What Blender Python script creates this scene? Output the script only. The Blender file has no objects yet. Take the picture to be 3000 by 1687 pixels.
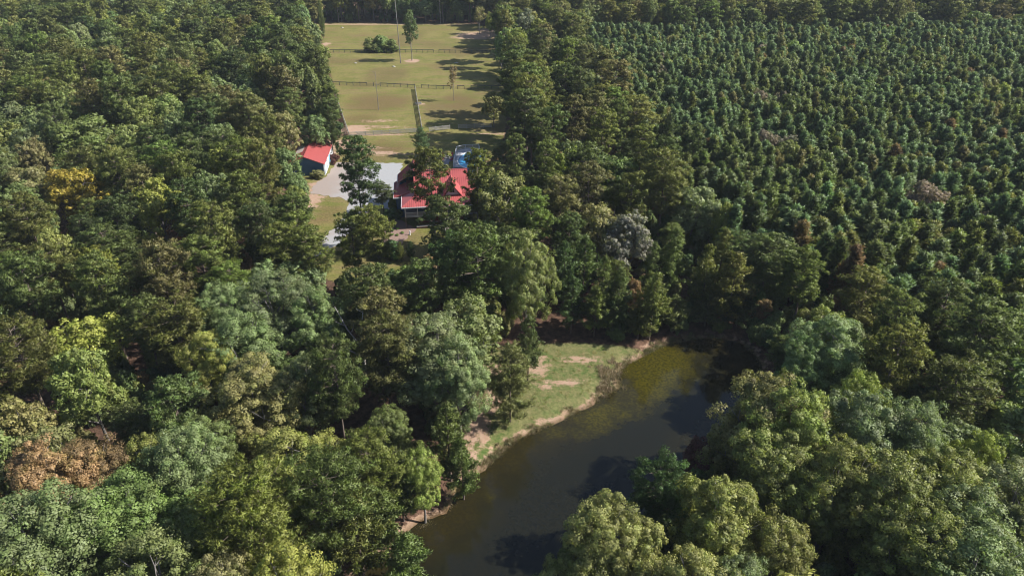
import bpy, bmesh, math, random
import numpy as np
from mathutils import Vector, Matrix
R=math.radians
random.seed(7); rng=np.random.default_rng(7)
scene=bpy.context.scene; COL=scene.collection
# ------------------------------------------------------------------ camera, light, exposure
CAM_H=70.0; PITCH=R(31.4); FPX=2050.0
cd=bpy.data.cameras.new('camera'); cam=bpy.data.objects.new('camera',cd); COL.objects.link(cam)
cam.location=(0,0,CAM_H); cam.rotation_euler=(R(90)-PITCH,0,0)
cd.sensor_width=36; cd.lens=36*FPX/3000; cd.clip_start=0.5; cd.clip_end=8000
scene.camera=cam
w=bpy.data.worlds.new('World'); scene.world=w; w.use_nodes=True
SUN_EL=R(41); SUN_AZ=R(0)          # the sun stands to the right (+X)
nt=w.node_tree; bg=nt.nodes['Background']; sky=nt.nodes.new('ShaderNodeTexSky'); sky.sky_type='NISHITA'
sky.sun_disc=False; sky.sun_elevation=SUN_EL; sky.sun_rotation=R(90)
nt.links.new(sky.outputs[0],bg.inputs[0]); bg.inputs[1].default_value=0.085
sd=bpy.data.lights.new('sun','SUN'); sd.energy=5.0; sd.angle=R(0.5); sd.color=(1,0.965,0.9)
so=bpy.data.objects.new('sun',sd); COL.objects.link(so)
sdir=Vector((math.cos(SUN_EL)*math.cos(SUN_AZ),math.cos(SUN_EL)*math.sin(SUN_AZ),math.sin(SUN_EL)))
so.rotation_euler=sdir.to_track_quat('Z','Y').to_euler(); so.location=(200,100,200)
vs=scene.view_settings; vs.view_transform='Standard'; vs.look='None'; vs.gamma=1; vs.use_curve_mapping=False
vs.exposure=0.9
scene.cycles.filter_width=1.05; scene.cycles.max_bounces=5; scene.cycles.diffuse_bounces=2; scene.cycles.glossy_bounces=2; scene.cycles.transmission_bounces=3
# ------------------------------------------------------------------ photo measurement -> ground coordinates
def P(u,v,z=0.0):
    cx=(u-1500)/FPX; cy=-(v-843.5)/FPX
    d=(cx,math.cos(PITCH)+cy*math.sin(PITCH),-math.sin(PITCH)+cy*math.cos(PITCH))
    t=(z-CAM_H)/d[2]; return np.array((d[0]*t,d[1]*t,z))
def F(U,V,z=0.0): return P(U*3000/2576,V*3000/2576,z)
def proj(p):
    x,y,z=p[0],p[1],p[2]-CAM_H
    dp=y*math.cos(PITCH)-z*math.sin(PITCH); up=y*math.sin(PITCH)+z*math.cos(PITCH)
    if dp<1: return (-9999,-9999,dp)
    return (1500+FPX*x/dp, 843.5-FPX*up/dp, dp)
# ------------------------------------------------------------------ materials
def mat(name):
    m=bpy.data.materials.new(name); m.use_nodes=True; n=m.node_tree; b=n.nodes['Principled BSDF']
    return m,n,b
def N(n,t,**k):
    x=n.nodes.new(t)
    for a,b in k.items(): setattr(x,a,b)
    return x
def mixc(n,fac,a,b,mode='MIX'):
    x=N(n,'ShaderNodeMix',data_type='RGBA',blend_type=mode)
    for i,s in ((0,fac),(6,a),(7,b)):
        if isinstance(s,(int,float)): x.inputs[i].default_value=s
        elif isinstance(s,tuple): x.inputs[i].default_value=s if len(s)==4 else s+(1,)
        else: n.links.new(s,x.inputs[i])
    return x.outputs[2]
def math_(n,op,a,b=0.0,c=0.0,clamp=False):
    x=N(n,'ShaderNodeMath',operation=op,use_clamp=clamp)
    for i,s in enumerate((a,b,c)):
        if isinstance(s,(int,float)): x.inputs[i].default_value=s
        else: n.links.new(s,x.inputs[i])
    return x.outputs[0]
def noise(n,scale,detail=4,rough=0.6,vec=None,out=0):
    x=N(n,'ShaderNodeTexNoise'); x.inputs['Scale'].default_value=scale; x.inputs['Detail'].default_value=detail; x.inputs['Roughness'].default_value=rough
    if vec is not None: n.links.new(vec,x.inputs['Vector'])
    return x.outputs[out]
def ramp(n,fac,lo,hi):
    x=N(n,'ShaderNodeMapRange'); x.interpolation_type='SMOOTHSTEP'; n.links.new(fac,x.inputs[0]); x.inputs[1].default_value=lo; x.inputs[2].default_value=hi
    return x.outputs[0]
def attr(n,name,typ='GEOMETRY'):
    x=N(n,'ShaderNodeAttribute',attribute_name=name,attribute_type=typ); return x
def pos(n):
    return N(n,'ShaderNodeNewGeometry').outputs['Position']
def bump(n,b,h,strength=0.5,dist=0.1):
    x=N(n,'ShaderNodeBump'); x.inputs['Strength'].default_value=strength; x.inputs['Distance'].default_value=dist
    n.links.new(h,x.inputs['Height']); n.links.new(x.outputs[0],b.inputs['Normal'])
def plain(name,col,rough=0.6,var=0.15,scale=3.0,metal=0.0,spec=0.3):
    m,n,b=mat(name); f=noise(n,scale,5,0.65,pos(n))
    c=mixc(n,f,tuple(x*(1-var) for x in col),tuple(min(1,x*(1+var)) for x in col))
    n.links.new(c,b.inputs['Base Color']); b.inputs['Roughness'].default_value=rough; b.inputs['Metallic'].default_value=metal
    b.inputs['Specular IOR Level'].default_value=spec
    return m
def foliage(name,trans=0.3,patch=(0.16,0.12,0.04),rough=0.55,spec=0.35):
    m,n,b=mat(name)
    t=attr(n,'tint','INSTANCER'); tone=attr(n,'tone'); 
    tc=N(n,'ShaderNodeTexCoord')
    oi=N(n,'ShaderNodeObjectInfo')
    bri=math_(n,'MULTIPLY_ADD',tone.outputs['Fac'],0.9,0.55)
    c=mixc(n,1.0,t.outputs['Color'],(1,1,1),'MULTIPLY')
    v=N(n,'ShaderNodeVectorMath',operation='SCALE'); n.links.new(c,v.inputs[0]); n.links.new(bri,v.inputs['Scale'])
    # turning leaves in loose patches of the crown
    off=N(n,'ShaderNodeVectorMath',operation='ADD'); n.links.new(tc.outputs['Object'],off.inputs[0])
    r3=N(n,'ShaderNodeCombineXYZ'); rr=math_(n,'MULTIPLY',oi.outputs['Random'],57.0); n.links.new(rr,r3.inputs[0]); n.links.new(r3.outputs[0],off.inputs[1])
    pn=noise(n,0.35,3,0.6,off.outputs[0])
    pf=math_(n,'MULTIPLY',ramp(n,pn,0.55,0.75),math_(n,'MULTIPLY_ADD',oi.outputs['Random'],0.5,0.05))
    p2=noise(n,0.6,4,0.6,off.outputs[0]); gsh=mixc(n,1.0,v.outputs[0],(.84,.97,.72),'MULTIPLY'); vv=mixc(n,math_(n,'MULTIPLY',ramp(n,p2,.48,.62),.75),v.outputs[0],gsh)
    c2=mixc(n,pf,vv,patch)
    n.links.new(c2,b.inputs['Base Color']); b.inputs['Roughness'].default_value=rough; b.inputs['Specular IOR Level'].default_value=spec
    tr=N(n,'ShaderNodeBsdfTranslucent'); ct=mixc(n,1.0,c2,(1.15,1.25,0.6),'MULTIPLY'); n.links.new(ct,tr.inputs[0])
    mx=N(n,'ShaderNodeMixShader'); mx.inputs[0].default_value=trans
    n.links.new(b.outputs[0],mx.inputs[1]); n.links.new(tr.outputs[0],mx.inputs[2])
    n.links.new(mx.outputs[0],n.nodes['Material Output'].inputs[0])
    return m
M_leaf=foliage('broad_leaves',0.34)
M_needle=foliage('pine_needles',0.3,(0.13,0.085,0.035),0.5,0.4)
def barkmat(name,a,b_):
    m,n,b=mat(name); mp=N(n,'ShaderNodeMapping'); n.links.new(pos(n),mp.inputs[0]); mp.inputs[3].default_value=(4,4,0.9)
    f=noise(n,2.0,6,0.7,mp.outputs[0]); n.links.new(mixc(n,f,a,b_),b.inputs['Base Color']); b.inputs['Roughness'].default_value=0.9; bump(n,b,f,0.8,0.05)
    return m
M_bark=barkmat('pine_bark',(0.06,0.045,0.035),(0.2,0.15,0.12))
M_barkg=barkmat('grey_bark',(0.08,0.07,0.065),(0.24,0.22,0.2))
M_dead=barkmat('dead_wood',(0.3,0.27,0.24),(0.6,0.55,0.5))
M_fence=plain('weathered_wood',(0.34,0.32,0.29),0.85,0.35,6)
M_fdark=plain('tarred_wood',(0.075,0.08,0.085),0.8,0.3,6)
M_red=plain('red_metal_roof',(0.34,0.078,0.074),0.42,0.08,0.6,0.0,0.5)
M_white=plain('white_paint',(0.6,0.61,0.63),0.5,0.05)
M_blue=plain('blue_siding',(0.05,0.11,0.2),0.6,0.08)
M_glass=plain('window_glass',(0.03,0.04,0.05),0.08,0.1,1,0,0.8)
M_dark=plain('dark_opening',(0.03,0.03,0.035),0.7)
M_chair=plain('red_plastic',(0.42,0.02,0.06),0.45,0.1)
M_deck=plain('grey_deck_boards',(0.33,0.33,0.35),0.7,0.2,4)
M_stone=plain('field_stone',(0.36,0.33,0.3),0.85,0.3,5)
M_concrete=plain('pale_concrete',(0.5,0.45,0.4),0.85,0.15,2)
M_brick=plain('red_brick',(0.25,0.07,0.045),0.85,0.3,6)
# ------------------------------------------------------------------ object helpers
def obj(name,me,parent=None,loc=None):
    o=bpy.data.objects.new(name,me); COL.objects.link(o)
    if parent is not None: o.parent=parent
    if loc is not None: o.location=loc
    return o
def tag(o,label=None,cat=None,group=None,kind=None):
    if label: o['label']=label
    if cat: o['category']=cat
    if group: o['group']=group
    if kind: o['kind']=kind
    return o
def thing(name,label,cat,loc=(0,0,0),rz=0,group=None):
    o=obj(name,None); o.location=Vector([float(a) for a in loc]); o.rotation_euler=(0,0,rz); o.empty_display_size=0.3
    return tag(o,label,cat,group)
def npmesh(name,V,Fq,mats,mi=None,tone=None,smooth=False,nrm=None):
    """V (n,3); Fq list of (faces array (m,k)) blocks"""
    me=bpy.data.meshes.new(name); V=np.asarray(V,np.float32)
    me.vertices.add(len(V)); me.vertices.foreach_set('co',V.ravel())
    tot=np.concatenate([np.full(len(f),f.shape[1],np.int32) for f in Fq]); loops=np.concatenate([f.ravel() for f in Fq]).astype(np.int32)
    me.loops.add(len(loops)); me.loops.foreach_set('vertex_index',loops)
    st=np.concatenate([[0],np.cumsum(tot)[:-1]]).astype(np.int32)
    me.polygons.add(len(tot)); me.polygons.foreach_set('loop_start',st); me.polygons.foreach_set('loop_total',tot)
    for m in mats: me.materials.append(m)
    if mi is not None: me.polygons.foreach_set('material_index',np.asarray(mi,np.int32))
    me.polygons.foreach_set('use_smooth',np.full(len(tot),smooth,bool))
    if tone is not None:
        a=me.attributes.new('tone','FLOAT','POINT'); a.data.foreach_set('value',np.asarray(tone,np.float32))
    me.update(); me.validate()
    if nrm is not None: me.polygons.foreach_set('use_smooth',np.full(len(tot),True)); me.normals_split_custom_set_from_vertices(nrm.astype(np.float32))
    return me
class MB:
    """collects boxes, tubes and polygons for one mesh"""
    def __init__(s): s.v=[]; s.f=[]
    def add(s,vs,fs):
        k=len(s.v); s.v+= [tuple(map(float,p)) for p in vs]; s.f+=[tuple(i+k for i in f) for f in fs]; return s
    def box(s,c,d,rz=0,tilt=None):
        cx,cy,cz=c; hx,hy,hz=[a/2 for a in d]; m=Matrix.Rotation(rz,3,'Z')
        if tilt: m=m@Matrix.Rotation(tilt[1],3,tilt[0])
        vs=[Vector((sx*hx,sy*hy,sz*hz)) for sz in(-1,1) for sy in(-1,1) for sx in(-1,1)]
        vs=[m@p+Vector(c) for p in vs]
        return s.add(vs,[(0,2,3,1),(4,5,7,6),(0,1,5,4),(2,6,7,3),(0,4,6,2),(1,3,7,5)])
    def bar(s,a,b,w,h):
        a=Vector(a);b=Vector(b);d=(b-a);L=d.length; z=d.normalized(); up=Vector((0,0,1)) if abs(z.z)<.95 else Vector((0,1,0))
        x=z.cross(up).normalized(); y=x.cross(z)
        vs=[p+x*(sx*w/2)+y*(sy*h/2) for p in(a,b) for sx,sy in((-1,-1),(1,-1),(1,1),(-1,1))]
        return s.add(vs,[(0,1,2,3),(4,7,6,5),(0,4,5,1),(1,5,6,2),(2,6,7,3),(3,7,4,0)])
    def tube(s,pts,rad,sides=6,cap=True):
        k0=len(s.v); rings=[]
        pts=[Vector(p) for p in pts]
        for i,p in enumerate(pts):
            d=(pts[min(i+1,len(pts)-1)]-pts[max(i-1,0)]).normalized()
            up=Vector((0,1,0)) if abs(d.z)>.8 else Vector((0,0,1)); x=d.cross(up).normalized(); y=x.cross(d)
            for j in range(sides):
                a=2*math.pi*j/sides; q=p+(x*math.cos(a)+y*math.sin(a))*rad[i]; s.v.append(tuple(q))
        for i in range(len(pts)-1):
            for j in range(sides):
                a=k0+i*sides+j; b=k0+i*sides+(j+1)%sides; s.f.append((a,a+sides,b+sides,b))
        if cap: s.f.append(tuple(k0+(len(pts)-1)*sides+j for j in range(sides)))
        return s
    def poly(s,pts,th):
        """thick sheet: polygon (3-D, planar) extruded downwards by th"""
        n=len(pts); vs=[tuple(p) for p in pts]+[(p[0],p[1],p[2]-th) for p in pts]
        fs=[tuple(range(n)),tuple(range(2*n-1,n-1,-1))]+[(i,i+n,(i+1)%n+n,(i+1)%n) for i in range(n)]
        return s.add(vs,fs)
    def mesh(s,name,m,smooth=False):
        me=bpy.data.meshes.new(name); me.from_pydata(s.v,[],s.f)
        for x in (m if isinstance(m,(list,tuple)) else [m]): me.materials.append(x)
        if smooth: me.polygons.foreach_set('use_smooth',[True]*len(me.polygons))
        bm=bmesh.new(); bm.from_mesh(me); bmesh.ops.recalc_face_normals(bm,faces=bm.faces); bm.to_mesh(me); bm.free()
        me.update(); return me
    def build(s,name,m,parent=None,smooth=False,loc=None): return obj(name,s.mesh(name,m,smooth),parent,loc)
# ------------------------------------------------------------------ outlines of the place (metres)
def pl(pts,z=0): return np.array([P(u,v,z)[:2] for u,v in pts])
WZ=-0.9
POND=np.vstack([pl([(1195,1562),(1266,1530),(1319,1505),(1342,1430),(1399,1386),(1456,1343),(1503,1296),(1603,1249),(1698,1206),(1745,1176),(1822,1136),(1808,1100),(1831,1071),(1888,1040),(1921,1024),(1965,1006),(2060,990),(2160,1000),(2235,1060),(2190,1160),(2120,1260),(2070,1370),(1960,1450),(1860,1560),(1760,1700)],WZ),[(4,40),(-14,38),(-22,47)],pl([(1060,1680)],WZ)])
PAST=np.array([(-48.5,201.1),(-60.5,239.5),(-79.5,307.2),(-99,372),(-60,371),(-17,369),(-2,345),(-8,322),(-1.5,252),(-2,208)])
YARD=np.array([(-48.5,203),(-2,209),(-3,190),(-6,176),(-12,163),(-8,152),(-14,138),(-17,128),(-19,121),(-26,117),(-35,117),(-42,122),(-47,138),(-52,150),(-56,165),(-58,190)])
GLADE=np.vstack([pl([(1438,1025),(1500,1012),(1574,1004),(1700,1000),(1850,1012),(1915,1020),(1860,1120),(1745,1176),(1603,1249),(1503,1296),(1399,1386),(1342,1430),(1319,1480),(1300,1440),(1340,1370),(1370,1300),(1415,1243),(1400,1190),(1427,1107)],0)])
BANK=pl([(1195,1562),(1319,1505),(1342,1430),(1399,1386),(1456,1343),(1400,1330),(1300,1440),(1250,1500),(1180,1545)],-0.3)
def sdf(poly,X,Y):
    """signed distance, negative inside"""
    d=np.full(X.shape,1e9); ins=np.zeros(X.shape,bool); n=len(poly)
    for i in range(n):
        a=poly[i]; b=poly[(i+1)%n]; e=b-a; wx=X-a[0]; wy=Y-a[1]
        t=np.clip((wx*e[0]+wy*e[1])/(e@e+1e-9),0,1); d=np.minimum(d,np.hypot(wx-t*e[0],wy-t*e[1]))
        c=((a[1]>Y)!=(b[1]>Y))&(X<(b[0]-a[0])*(Y-a[1])/((b[1]-a[1])+1e-12)+a[0]); ins^=c
    return np.where(ins,-d,d)
def s1(poly,x,y): return float(sdf(poly,np.array([x]),np.array([y]))[0])
from mathutils import noise as mn
# ------------------------------------------------------------------ ground: one sheet out past the horizon
xs=np.concatenate([[-4000,-1500,-700,-400,-260,-180,-140],np.arange(-110,62,0.8),[75,100,150,220,320,480,800,1600,4000]])
ys=np.concatenate([[-4000,-1500,-500,-200,-60,0,20],np.arange(34,384,0.8),[395,420,460,520,620,800,1200,2200,4500]])
GX,GY=np.meshgrid(xs,ys)
dp=sdf(POND,GX,GY); 
wob=np.sin(GX*.9+GY*.35)*.3+np.sin(GX*.31-GY*.8)*.35+np.sin(GX*2.3)*np.sin(GY*1.9)*.22
dpw=dp+wob
def gz(d):
    return np.where(d<0,WZ-0.15+np.maximum(d,-4)*0.45,WZ-0.15+(0-WZ+0.15)*np.clip(1-(1-np.clip(d/3.6,0,1))**2,0,1))
GZ=gz(dpw)
def ground_z(x,y):
    d=s1(POND,x,y); return float(gz(np.array([d]))[0]) if d<4 else 0.0
dpast=sdf(PAST,GX,GY); dyard=sdf(YARD,GX,GY); dgl=sdf(GLADE,GX,GY)
grass=np.clip(0.5-np.minimum(np.minimum(dpast,dyard),dgl+0.3)/3.0,0,1)
def blob(x,y,rx,ry,s=1.0): return s*np.clip(1.25-np.hypot((GX-x)/rx,(GY-y)/ry),0,1)
dirt=np.zeros(GX.shape)
for b in [(*P(1207,179)[:2],3.6,3.2,1.6),(*P(1030,380)[:2],7,5,1.1),(*P(1005,425)[:2],6,7,1.0),(*P(985,440)[:2],3,9,.8),(*P(1062,437)[:2],7,2.5,.9),(*P(1120,450)[:2],12,2.5,.8),(*P(1100,395)[:2],16,1.6,.9),(*P(1150,372)[:2],10,2.5,.55),(*P(1120,355)[:2],14,3,.5),
          (*P(1337,184)[:2],1.2,.9,1.4),(*P(955,130)[:2],3,5,1.0),(*P(1395,105)[:2],14,11,1.2),(*P(1440,90)[:2],10,8,1.0),(*P(1455,480)[:2],5,3,1.0),(*P(1440,390)[:2],10,3,.7),(*P(1233,305)[:2],2,1.2,1.2),(*P(905,590)[:2],4,8,1.1),(*P(935,545)[:2],4,6,1.0),
          (*P(1565,1075)[:2],3.6,6,.72),(*P(1600,1120)[:2],2.0,3.2,.7),(*P(1470,1080)[:2],5,5,.7),(*P(1710,1050)[:2],5,2,.6),(*P(1400,1250)[:2],2.2,6,1.2),(*P(1370,1330)[:2],1.6,5,1.3),(*P(1440,1180)[:2],2,4,1.0),(*P(1660,1120)[:2],3,1,.8)]: dirt=np.maximum(dirt,blob(*b))
dirt=np.maximum(dirt,np.clip(1-np.abs(GY-368)/2.6,0,1)*np.clip((-10-GX)/10,0,1)*np.clip((GX+98)/4,0,1))
dirt=np.maximum(dirt,np.clip(1.0-np.abs(dpw-0.7)/1.2,0,1)*.8)
dry=np.zeros(GX.shape)
for b in [(*P(1110,300)[:2],16,16,1),(*P(1060,350)[:2],9,10,.8),(*P(1350,300)[:2],12,20,.6),(*P(960,620)[:2],6,10,.7),(*P(1120,430)[:2],16,8,.8),(*P(1050,110)[:2],30,16,.5),(*P(1300,200)[:2],24,14,.5)]: dry=np.maximum(dry,blob(*b))
V=np.stack([GX.ravel(),GY.ravel(),GZ.ravel()],1); ny,nx=GX.shape
ii=(np.arange(ny-1)[:,None]*nx+np.arange(nx-1)[None]).ravel()
me=npmesh('ground',V,[np.stack([ii,ii+1,ii+nx+1,ii+nx],1)],[],smooth=True)
for nme,a in (('grass',grass),('dirt',dirt),('pond',dpw),('dry',dry)):
    at=me.attributes.new(nme,'FLOAT','POINT'); at.data.foreach_set('value',a.ravel().astype(np.float32))
m,n,b=mat('ground'); p=pos(n)
nA=noise(n,0.12,6,0.7,p); nB=noise(n,0.9,6,0.7,p); nC=noise(n,6,4,0.7,p); nD=noise(n,0.03,3,.5,p)
st=N(n,'ShaderNodeMapping'); n.links.new(p,st.inputs[0]); st.inputs[3].default_value=(0.06,0.5,1); nS=noise(n,1.0,5,0.7,st.outputs[0])
g1=mixc(n,ramp(n,nA,.35,.65),(0.15,0.155,0.046),(0.235,0.208,0.08))
g2=mixc(n,math_(n,'MULTIPLY',ramp(n,nB,.5,.72),.7),g1,(0.085,0.105,0.028))
g3=mixc(n,math_(n,'MULTIPLY',ramp(n,nS,.46,.64),.85),g2,(0.22,0.165,0.09))
g3=mixc(n,math_(n,'MULTIPLY',ramp(n,nD,.5,.62),.55),g3,(0.14,0.10,0.055))
g3=mixc(n,math_(n,'MULTIPLY',ramp(n,math_(n,'ADD',attr(n,'dry').outputs['Fac'],math_(n,'MULTIPLY_ADD',nA,1.6,-.8)),.3,.9),.7),g3,(0.15,0.10,0.055))
# greener near the pond
gl=mixc(n,ramp(n,nB,.36,.62),(0.08,0.125,0.035),(0.19,0.175,0.085)); gl=mixc(n,ramp(n,nA,.4,.66),gl,(0.175,0.17,0.08))
sep=N(n,'ShaderNodeSeparateXYZ'); n.links.new(p,sep.inputs[0])
near=math_(n,'LESS_THAN',sep.outputs[1],112.0); g3=mixc(n,near,g3,gl)
g4=mixc(n,math_(n,'MULTIPLY',nC,.5),g3,(0.09,0.09,0.03),'MULTIPLY'); g4=mixc(n,0.6,g3,g4); nF=noise(n,2.2,5,.75,p); g4=mixc(n,ramp(n,nF,.35,.7),mixc(n,1.0,g4,(.72,.74,.62),'MULTIPLY'),mixc(n,1.0,g4,(1.22,1.18,1.1),'MULTIPLY'))
ff=mixc(n,ramp(n,nB,.35,.7),(0.05,0.03,0.02),(0.15,0.085,0.058)); ff=mixc(n,math_(n,'MULTIPLY',ramp(n,nC,.5,.7),.5),ff,(0.05,0.045,0.02))
gm=math_(n,'ADD',attr(n,'grass').outputs['Fac'],math_(n,'MULTIPLY_ADD',nB,0.9,-0.45)); c=mixc(n,ramp(n,gm,.4,.62),ff,g4)
dc=mixc(n,nC,(0.29,0.19,0.13),(0.43,0.32,0.24)); dc=mixc(n,ramp(n,nB,.3,.75),dc,(0.30,0.19,0.13))
dm=math_(n,'ADD',attr(n,'dirt').outputs['Fac'],math_(n,'MULTIPLY_ADD',nS,2.0,-1.02)); dm=math_(n,'ADD',dm,math_(n,'MULTIPLY_ADD',nC,.8,-.4)); dm=math_(n,'ADD',dm,math_(n,'MULTIPLY_ADD',nB,1.9,-0.95))
c=mixc(n,ramp(n,dm,.42,.8),c,dc)
wet=ramp(n,attr(n,'pond').outputs['Fac'],1.2,-0.2); c=mixc(n,wet,c,(0.10,0.065,0.03))
n.links.new(c,b.inputs['Base Color']); b.inputs['Roughness'].default_value=0.95; b.inputs['Specular IOR Level'].default_value=0.1
bump(n,b,math_(n,'ADD',nC,nB),0.9,0.12); me.materials.append(m)
tag(obj('ground',me),'forest floor, pasture and lawn around the house and the pond','ground',kind='structure')
# pond
def ragged(poly,step,amp,seed):
    r=random.Random(seed); out=[]
    for i in range(len(poly)):
        a=np.array(poly[i][:2]);b2=np.array(poly[(i+1)%len(poly)][:2]); L=np.linalg.norm(b2-a); k=max(1,int(L/step)); nrm=np.array((-(b2-a)[1],(b2-a)[0]))/max(L,1e-6)
        for j in range(k): out.append(a+(b2-a)*j/k+nrm*(r.uniform(-amp,amp) if j else r.uniform(-amp,amp)*.4))
    return out
wx=np.arange(-40,62,0.7); wy=np.arange(34,112,0.7); WX,WY=np.meshgrid(wx,wy); wd=sdf(POND,WX,WY)
vi=(wd<1.6); idx=-np.ones(WX.shape,int); idx[vi]=np.arange(vi.sum())
q=vi[:-1,:-1]&vi[1:,:-1]&vi[:-1,1:]&vi[1:,1:]
fq=np.stack([idx[:-1,:-1][q],idx[:-1,1:][q],idx[1:,1:][q],idx[1:,:-1][q]],1)
me=npmesh('pond',np.stack([WX[vi],WY[vi],np.full(vi.sum(),WZ)],1),[fq],[],smooth=True)
at=me.attributes.new('shore','FLOAT','POINT'); at.data.foreach_set('value',wd[vi].astype(np.float32))
at=me.attributes.new('algae','FLOAT','POINT')
al=sum(s*np.clip(1.2-np.hypot((WX-x)/rx,(WY-y)/ry),0,1) for x,y,rx,ry,s in [(*P(1905,1120,WZ)[:2],8,10,1.0),(*P(1760,1215,WZ)[:2],6,5,.9),(*P(1640,1270,WZ)[:2],7,3.4,.6),(*P(1960,1050,WZ)[:2],9,7,.9),(*P(1430,1440,WZ)[:2],3,8,.45)])
at.data.foreach_set('value',al[vi].astype(np.float32))
m,n,b=mat('pond_water'); p=pos(n)
s=attr(n,'shore').outputs['Fac']; a=attr(n,'algae').outputs['Fac']; n1=noise(n,.35,5,.65,p); n2=noise(n,2.4,5,.7,p)
sh=ramp(n,math_(n,'ADD',s,math_(n,'MULTIPLY_ADD',n1,7.0,-3.5)),-8.0,0.0)
c=mixc(n,sh,(0.018,0.022,0.020),(0.085,0.058,0.012))
mid=ramp(n,math_(n,'ADD',s,math_(n,'MULTIPLY_ADD',n1,12.0,-6.0)),-17.0,-9.0); c0=mixc(n,mid,(0.002,0.004,0.0105),(0.0085,0.0092,0.0062)); c=mixc(n,sh,c0,(0.022,0.0175,0.005))
ga=ramp(n,math_(n,'ADD',a,math_(n,'MULTIPLY_ADD',n1,1.4,-.7)),.35,1.1); c=mixc(n,math_(n,'MULTIPLY',ga,.8),c,(0.06,0.052,0.004))
dk=math_(n,'MULTIPLY',ramp(n,n2,.4,.6),.65); c=mixc(n,dk,c,(0.012,0.011,0.006))
n.links.new(c,b.inputs['Base Color']); b.inputs['Roughness'].default_value=0.06; b.inputs['IOR'].default_value=1.33; b.inputs['Specular IOR Level'].default_value=0.5
bump(n,b,noise(n,3.0,3,.6,p),0.06,0.03); me.materials.append(m)
tag(obj('pond',me),'dark still pond with olive shallows','pond',kind='structure')
# gravel yard, drive, mulch bed, patio
def sheet(name,poly,z,m,label,step=1.5,amp=.3,seed=1):
    pts=ragged(poly,step,amp,seed); me=MB(); me.poly([(p[0],p[1],z) for p in pts],0.12)
    o=me.build(name,m); 
    tag(o,label,name.replace('_',' '),kind='structure'); return o
mg,n,b=mat('gravel'); p=pos(n); f=noise(n,9,5,.8,p); f2=noise(n,.25,5,.7,p); st=N(n,'ShaderNodeMapping'); n.links.new(p,st.inputs[0])
c=mixc(n,f,(0.21,0.215,0.225),(0.34,0.34,0.34)); sx=N(n,'ShaderNodeSeparateXYZ'); n.links.new(p,sx.inputs[0])
dl=ramp(n,math_(n,'ADD',sx.outputs[0],math_(n,'MULTIPLY',f2,-18.0)),-44.0,-56.0); c=mixc(n,math_(n,'MULTIPLY',dl,.8),c,(0.25,0.19,0.155)); c=mixc(n,math_(n,'MULTIPLY',ramp(n,noise(n,1.1,6,.75,p),.5,.7),.4),c,(0.2,0.185,0.17)); c=mixc(n,math_(n,'MULTIPLY',ramp(n,f2,.55,.75),.3),c,(0.3,0.24,0.2))
n.links.new(c,b.inputs['Base Color']); b.inputs['Roughness'].default_value=.9; bump(n,b,f,.5,.03)
PAD=pl([(985,476),(1181,479),(1174,500),(1166,520),(1165,536),(1150,590),(1140,612),(1085,600),(1040,596),(1000,580),(912,568),(914,549),(952,520)])
sheet('gravel_yard',PAD,.03,mg,'pale gravel parking yard between the barn and the house',.9,.45,3)
DRV=pl([(1085,590),(1078,615),(1060,640),(1035,672),(1005,702),(960,738),(915,758),(850,772),(760,790),(756,775),(845,752),(905,738),(945,702),(985,660),(1015,622),(1030,585)])
sheet('gravel_drive',DRV,.034,mg,'gravel drive curving away from the parking yard',.9,.35,4)
mm,n,b=mat('mulch'); p=pos(n); f=noise(n,3,6,.8,p); n.links.new(mixc(n,f,(0.11,0.07,0.055),(0.30,0.20,0.16)),b.inputs['Base Color']); b.inputs['Roughness'].default_value=.95; bump(n,b,f,.8,.08)
sheet('mulch_bed',pl([(1148,612),(1160,640),(1220,668),(1215,680),(1195,690),(1180,712),(1160,745),(1140,757),(1112,755),(1118,715),(1128,650),(1140,612)]),.026,mm,'brown mulch bed in front of the porch',.8,.4,5)
mw,n,b=mat('slate_paving'); p=pos(n); f=noise(n,1.2,5,.7,p); n.links.new(mixc(n,f,(0.13,0.13,0.15),(0.27,0.26,0.28)),b.inputs['Base Color']); b.inputs['Roughness'].default_value=.85
pit=P(1309,463); ang=np.linspace(0,2*math.pi,22)[:-1]
sheet('round_patio',[(pit[0]+3.0*math.cos(t),pit[1]+2.9*math.sin(t)) for t in ang],.03,mw,'round slate patio under the four red chairs',3,.1,6)
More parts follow.
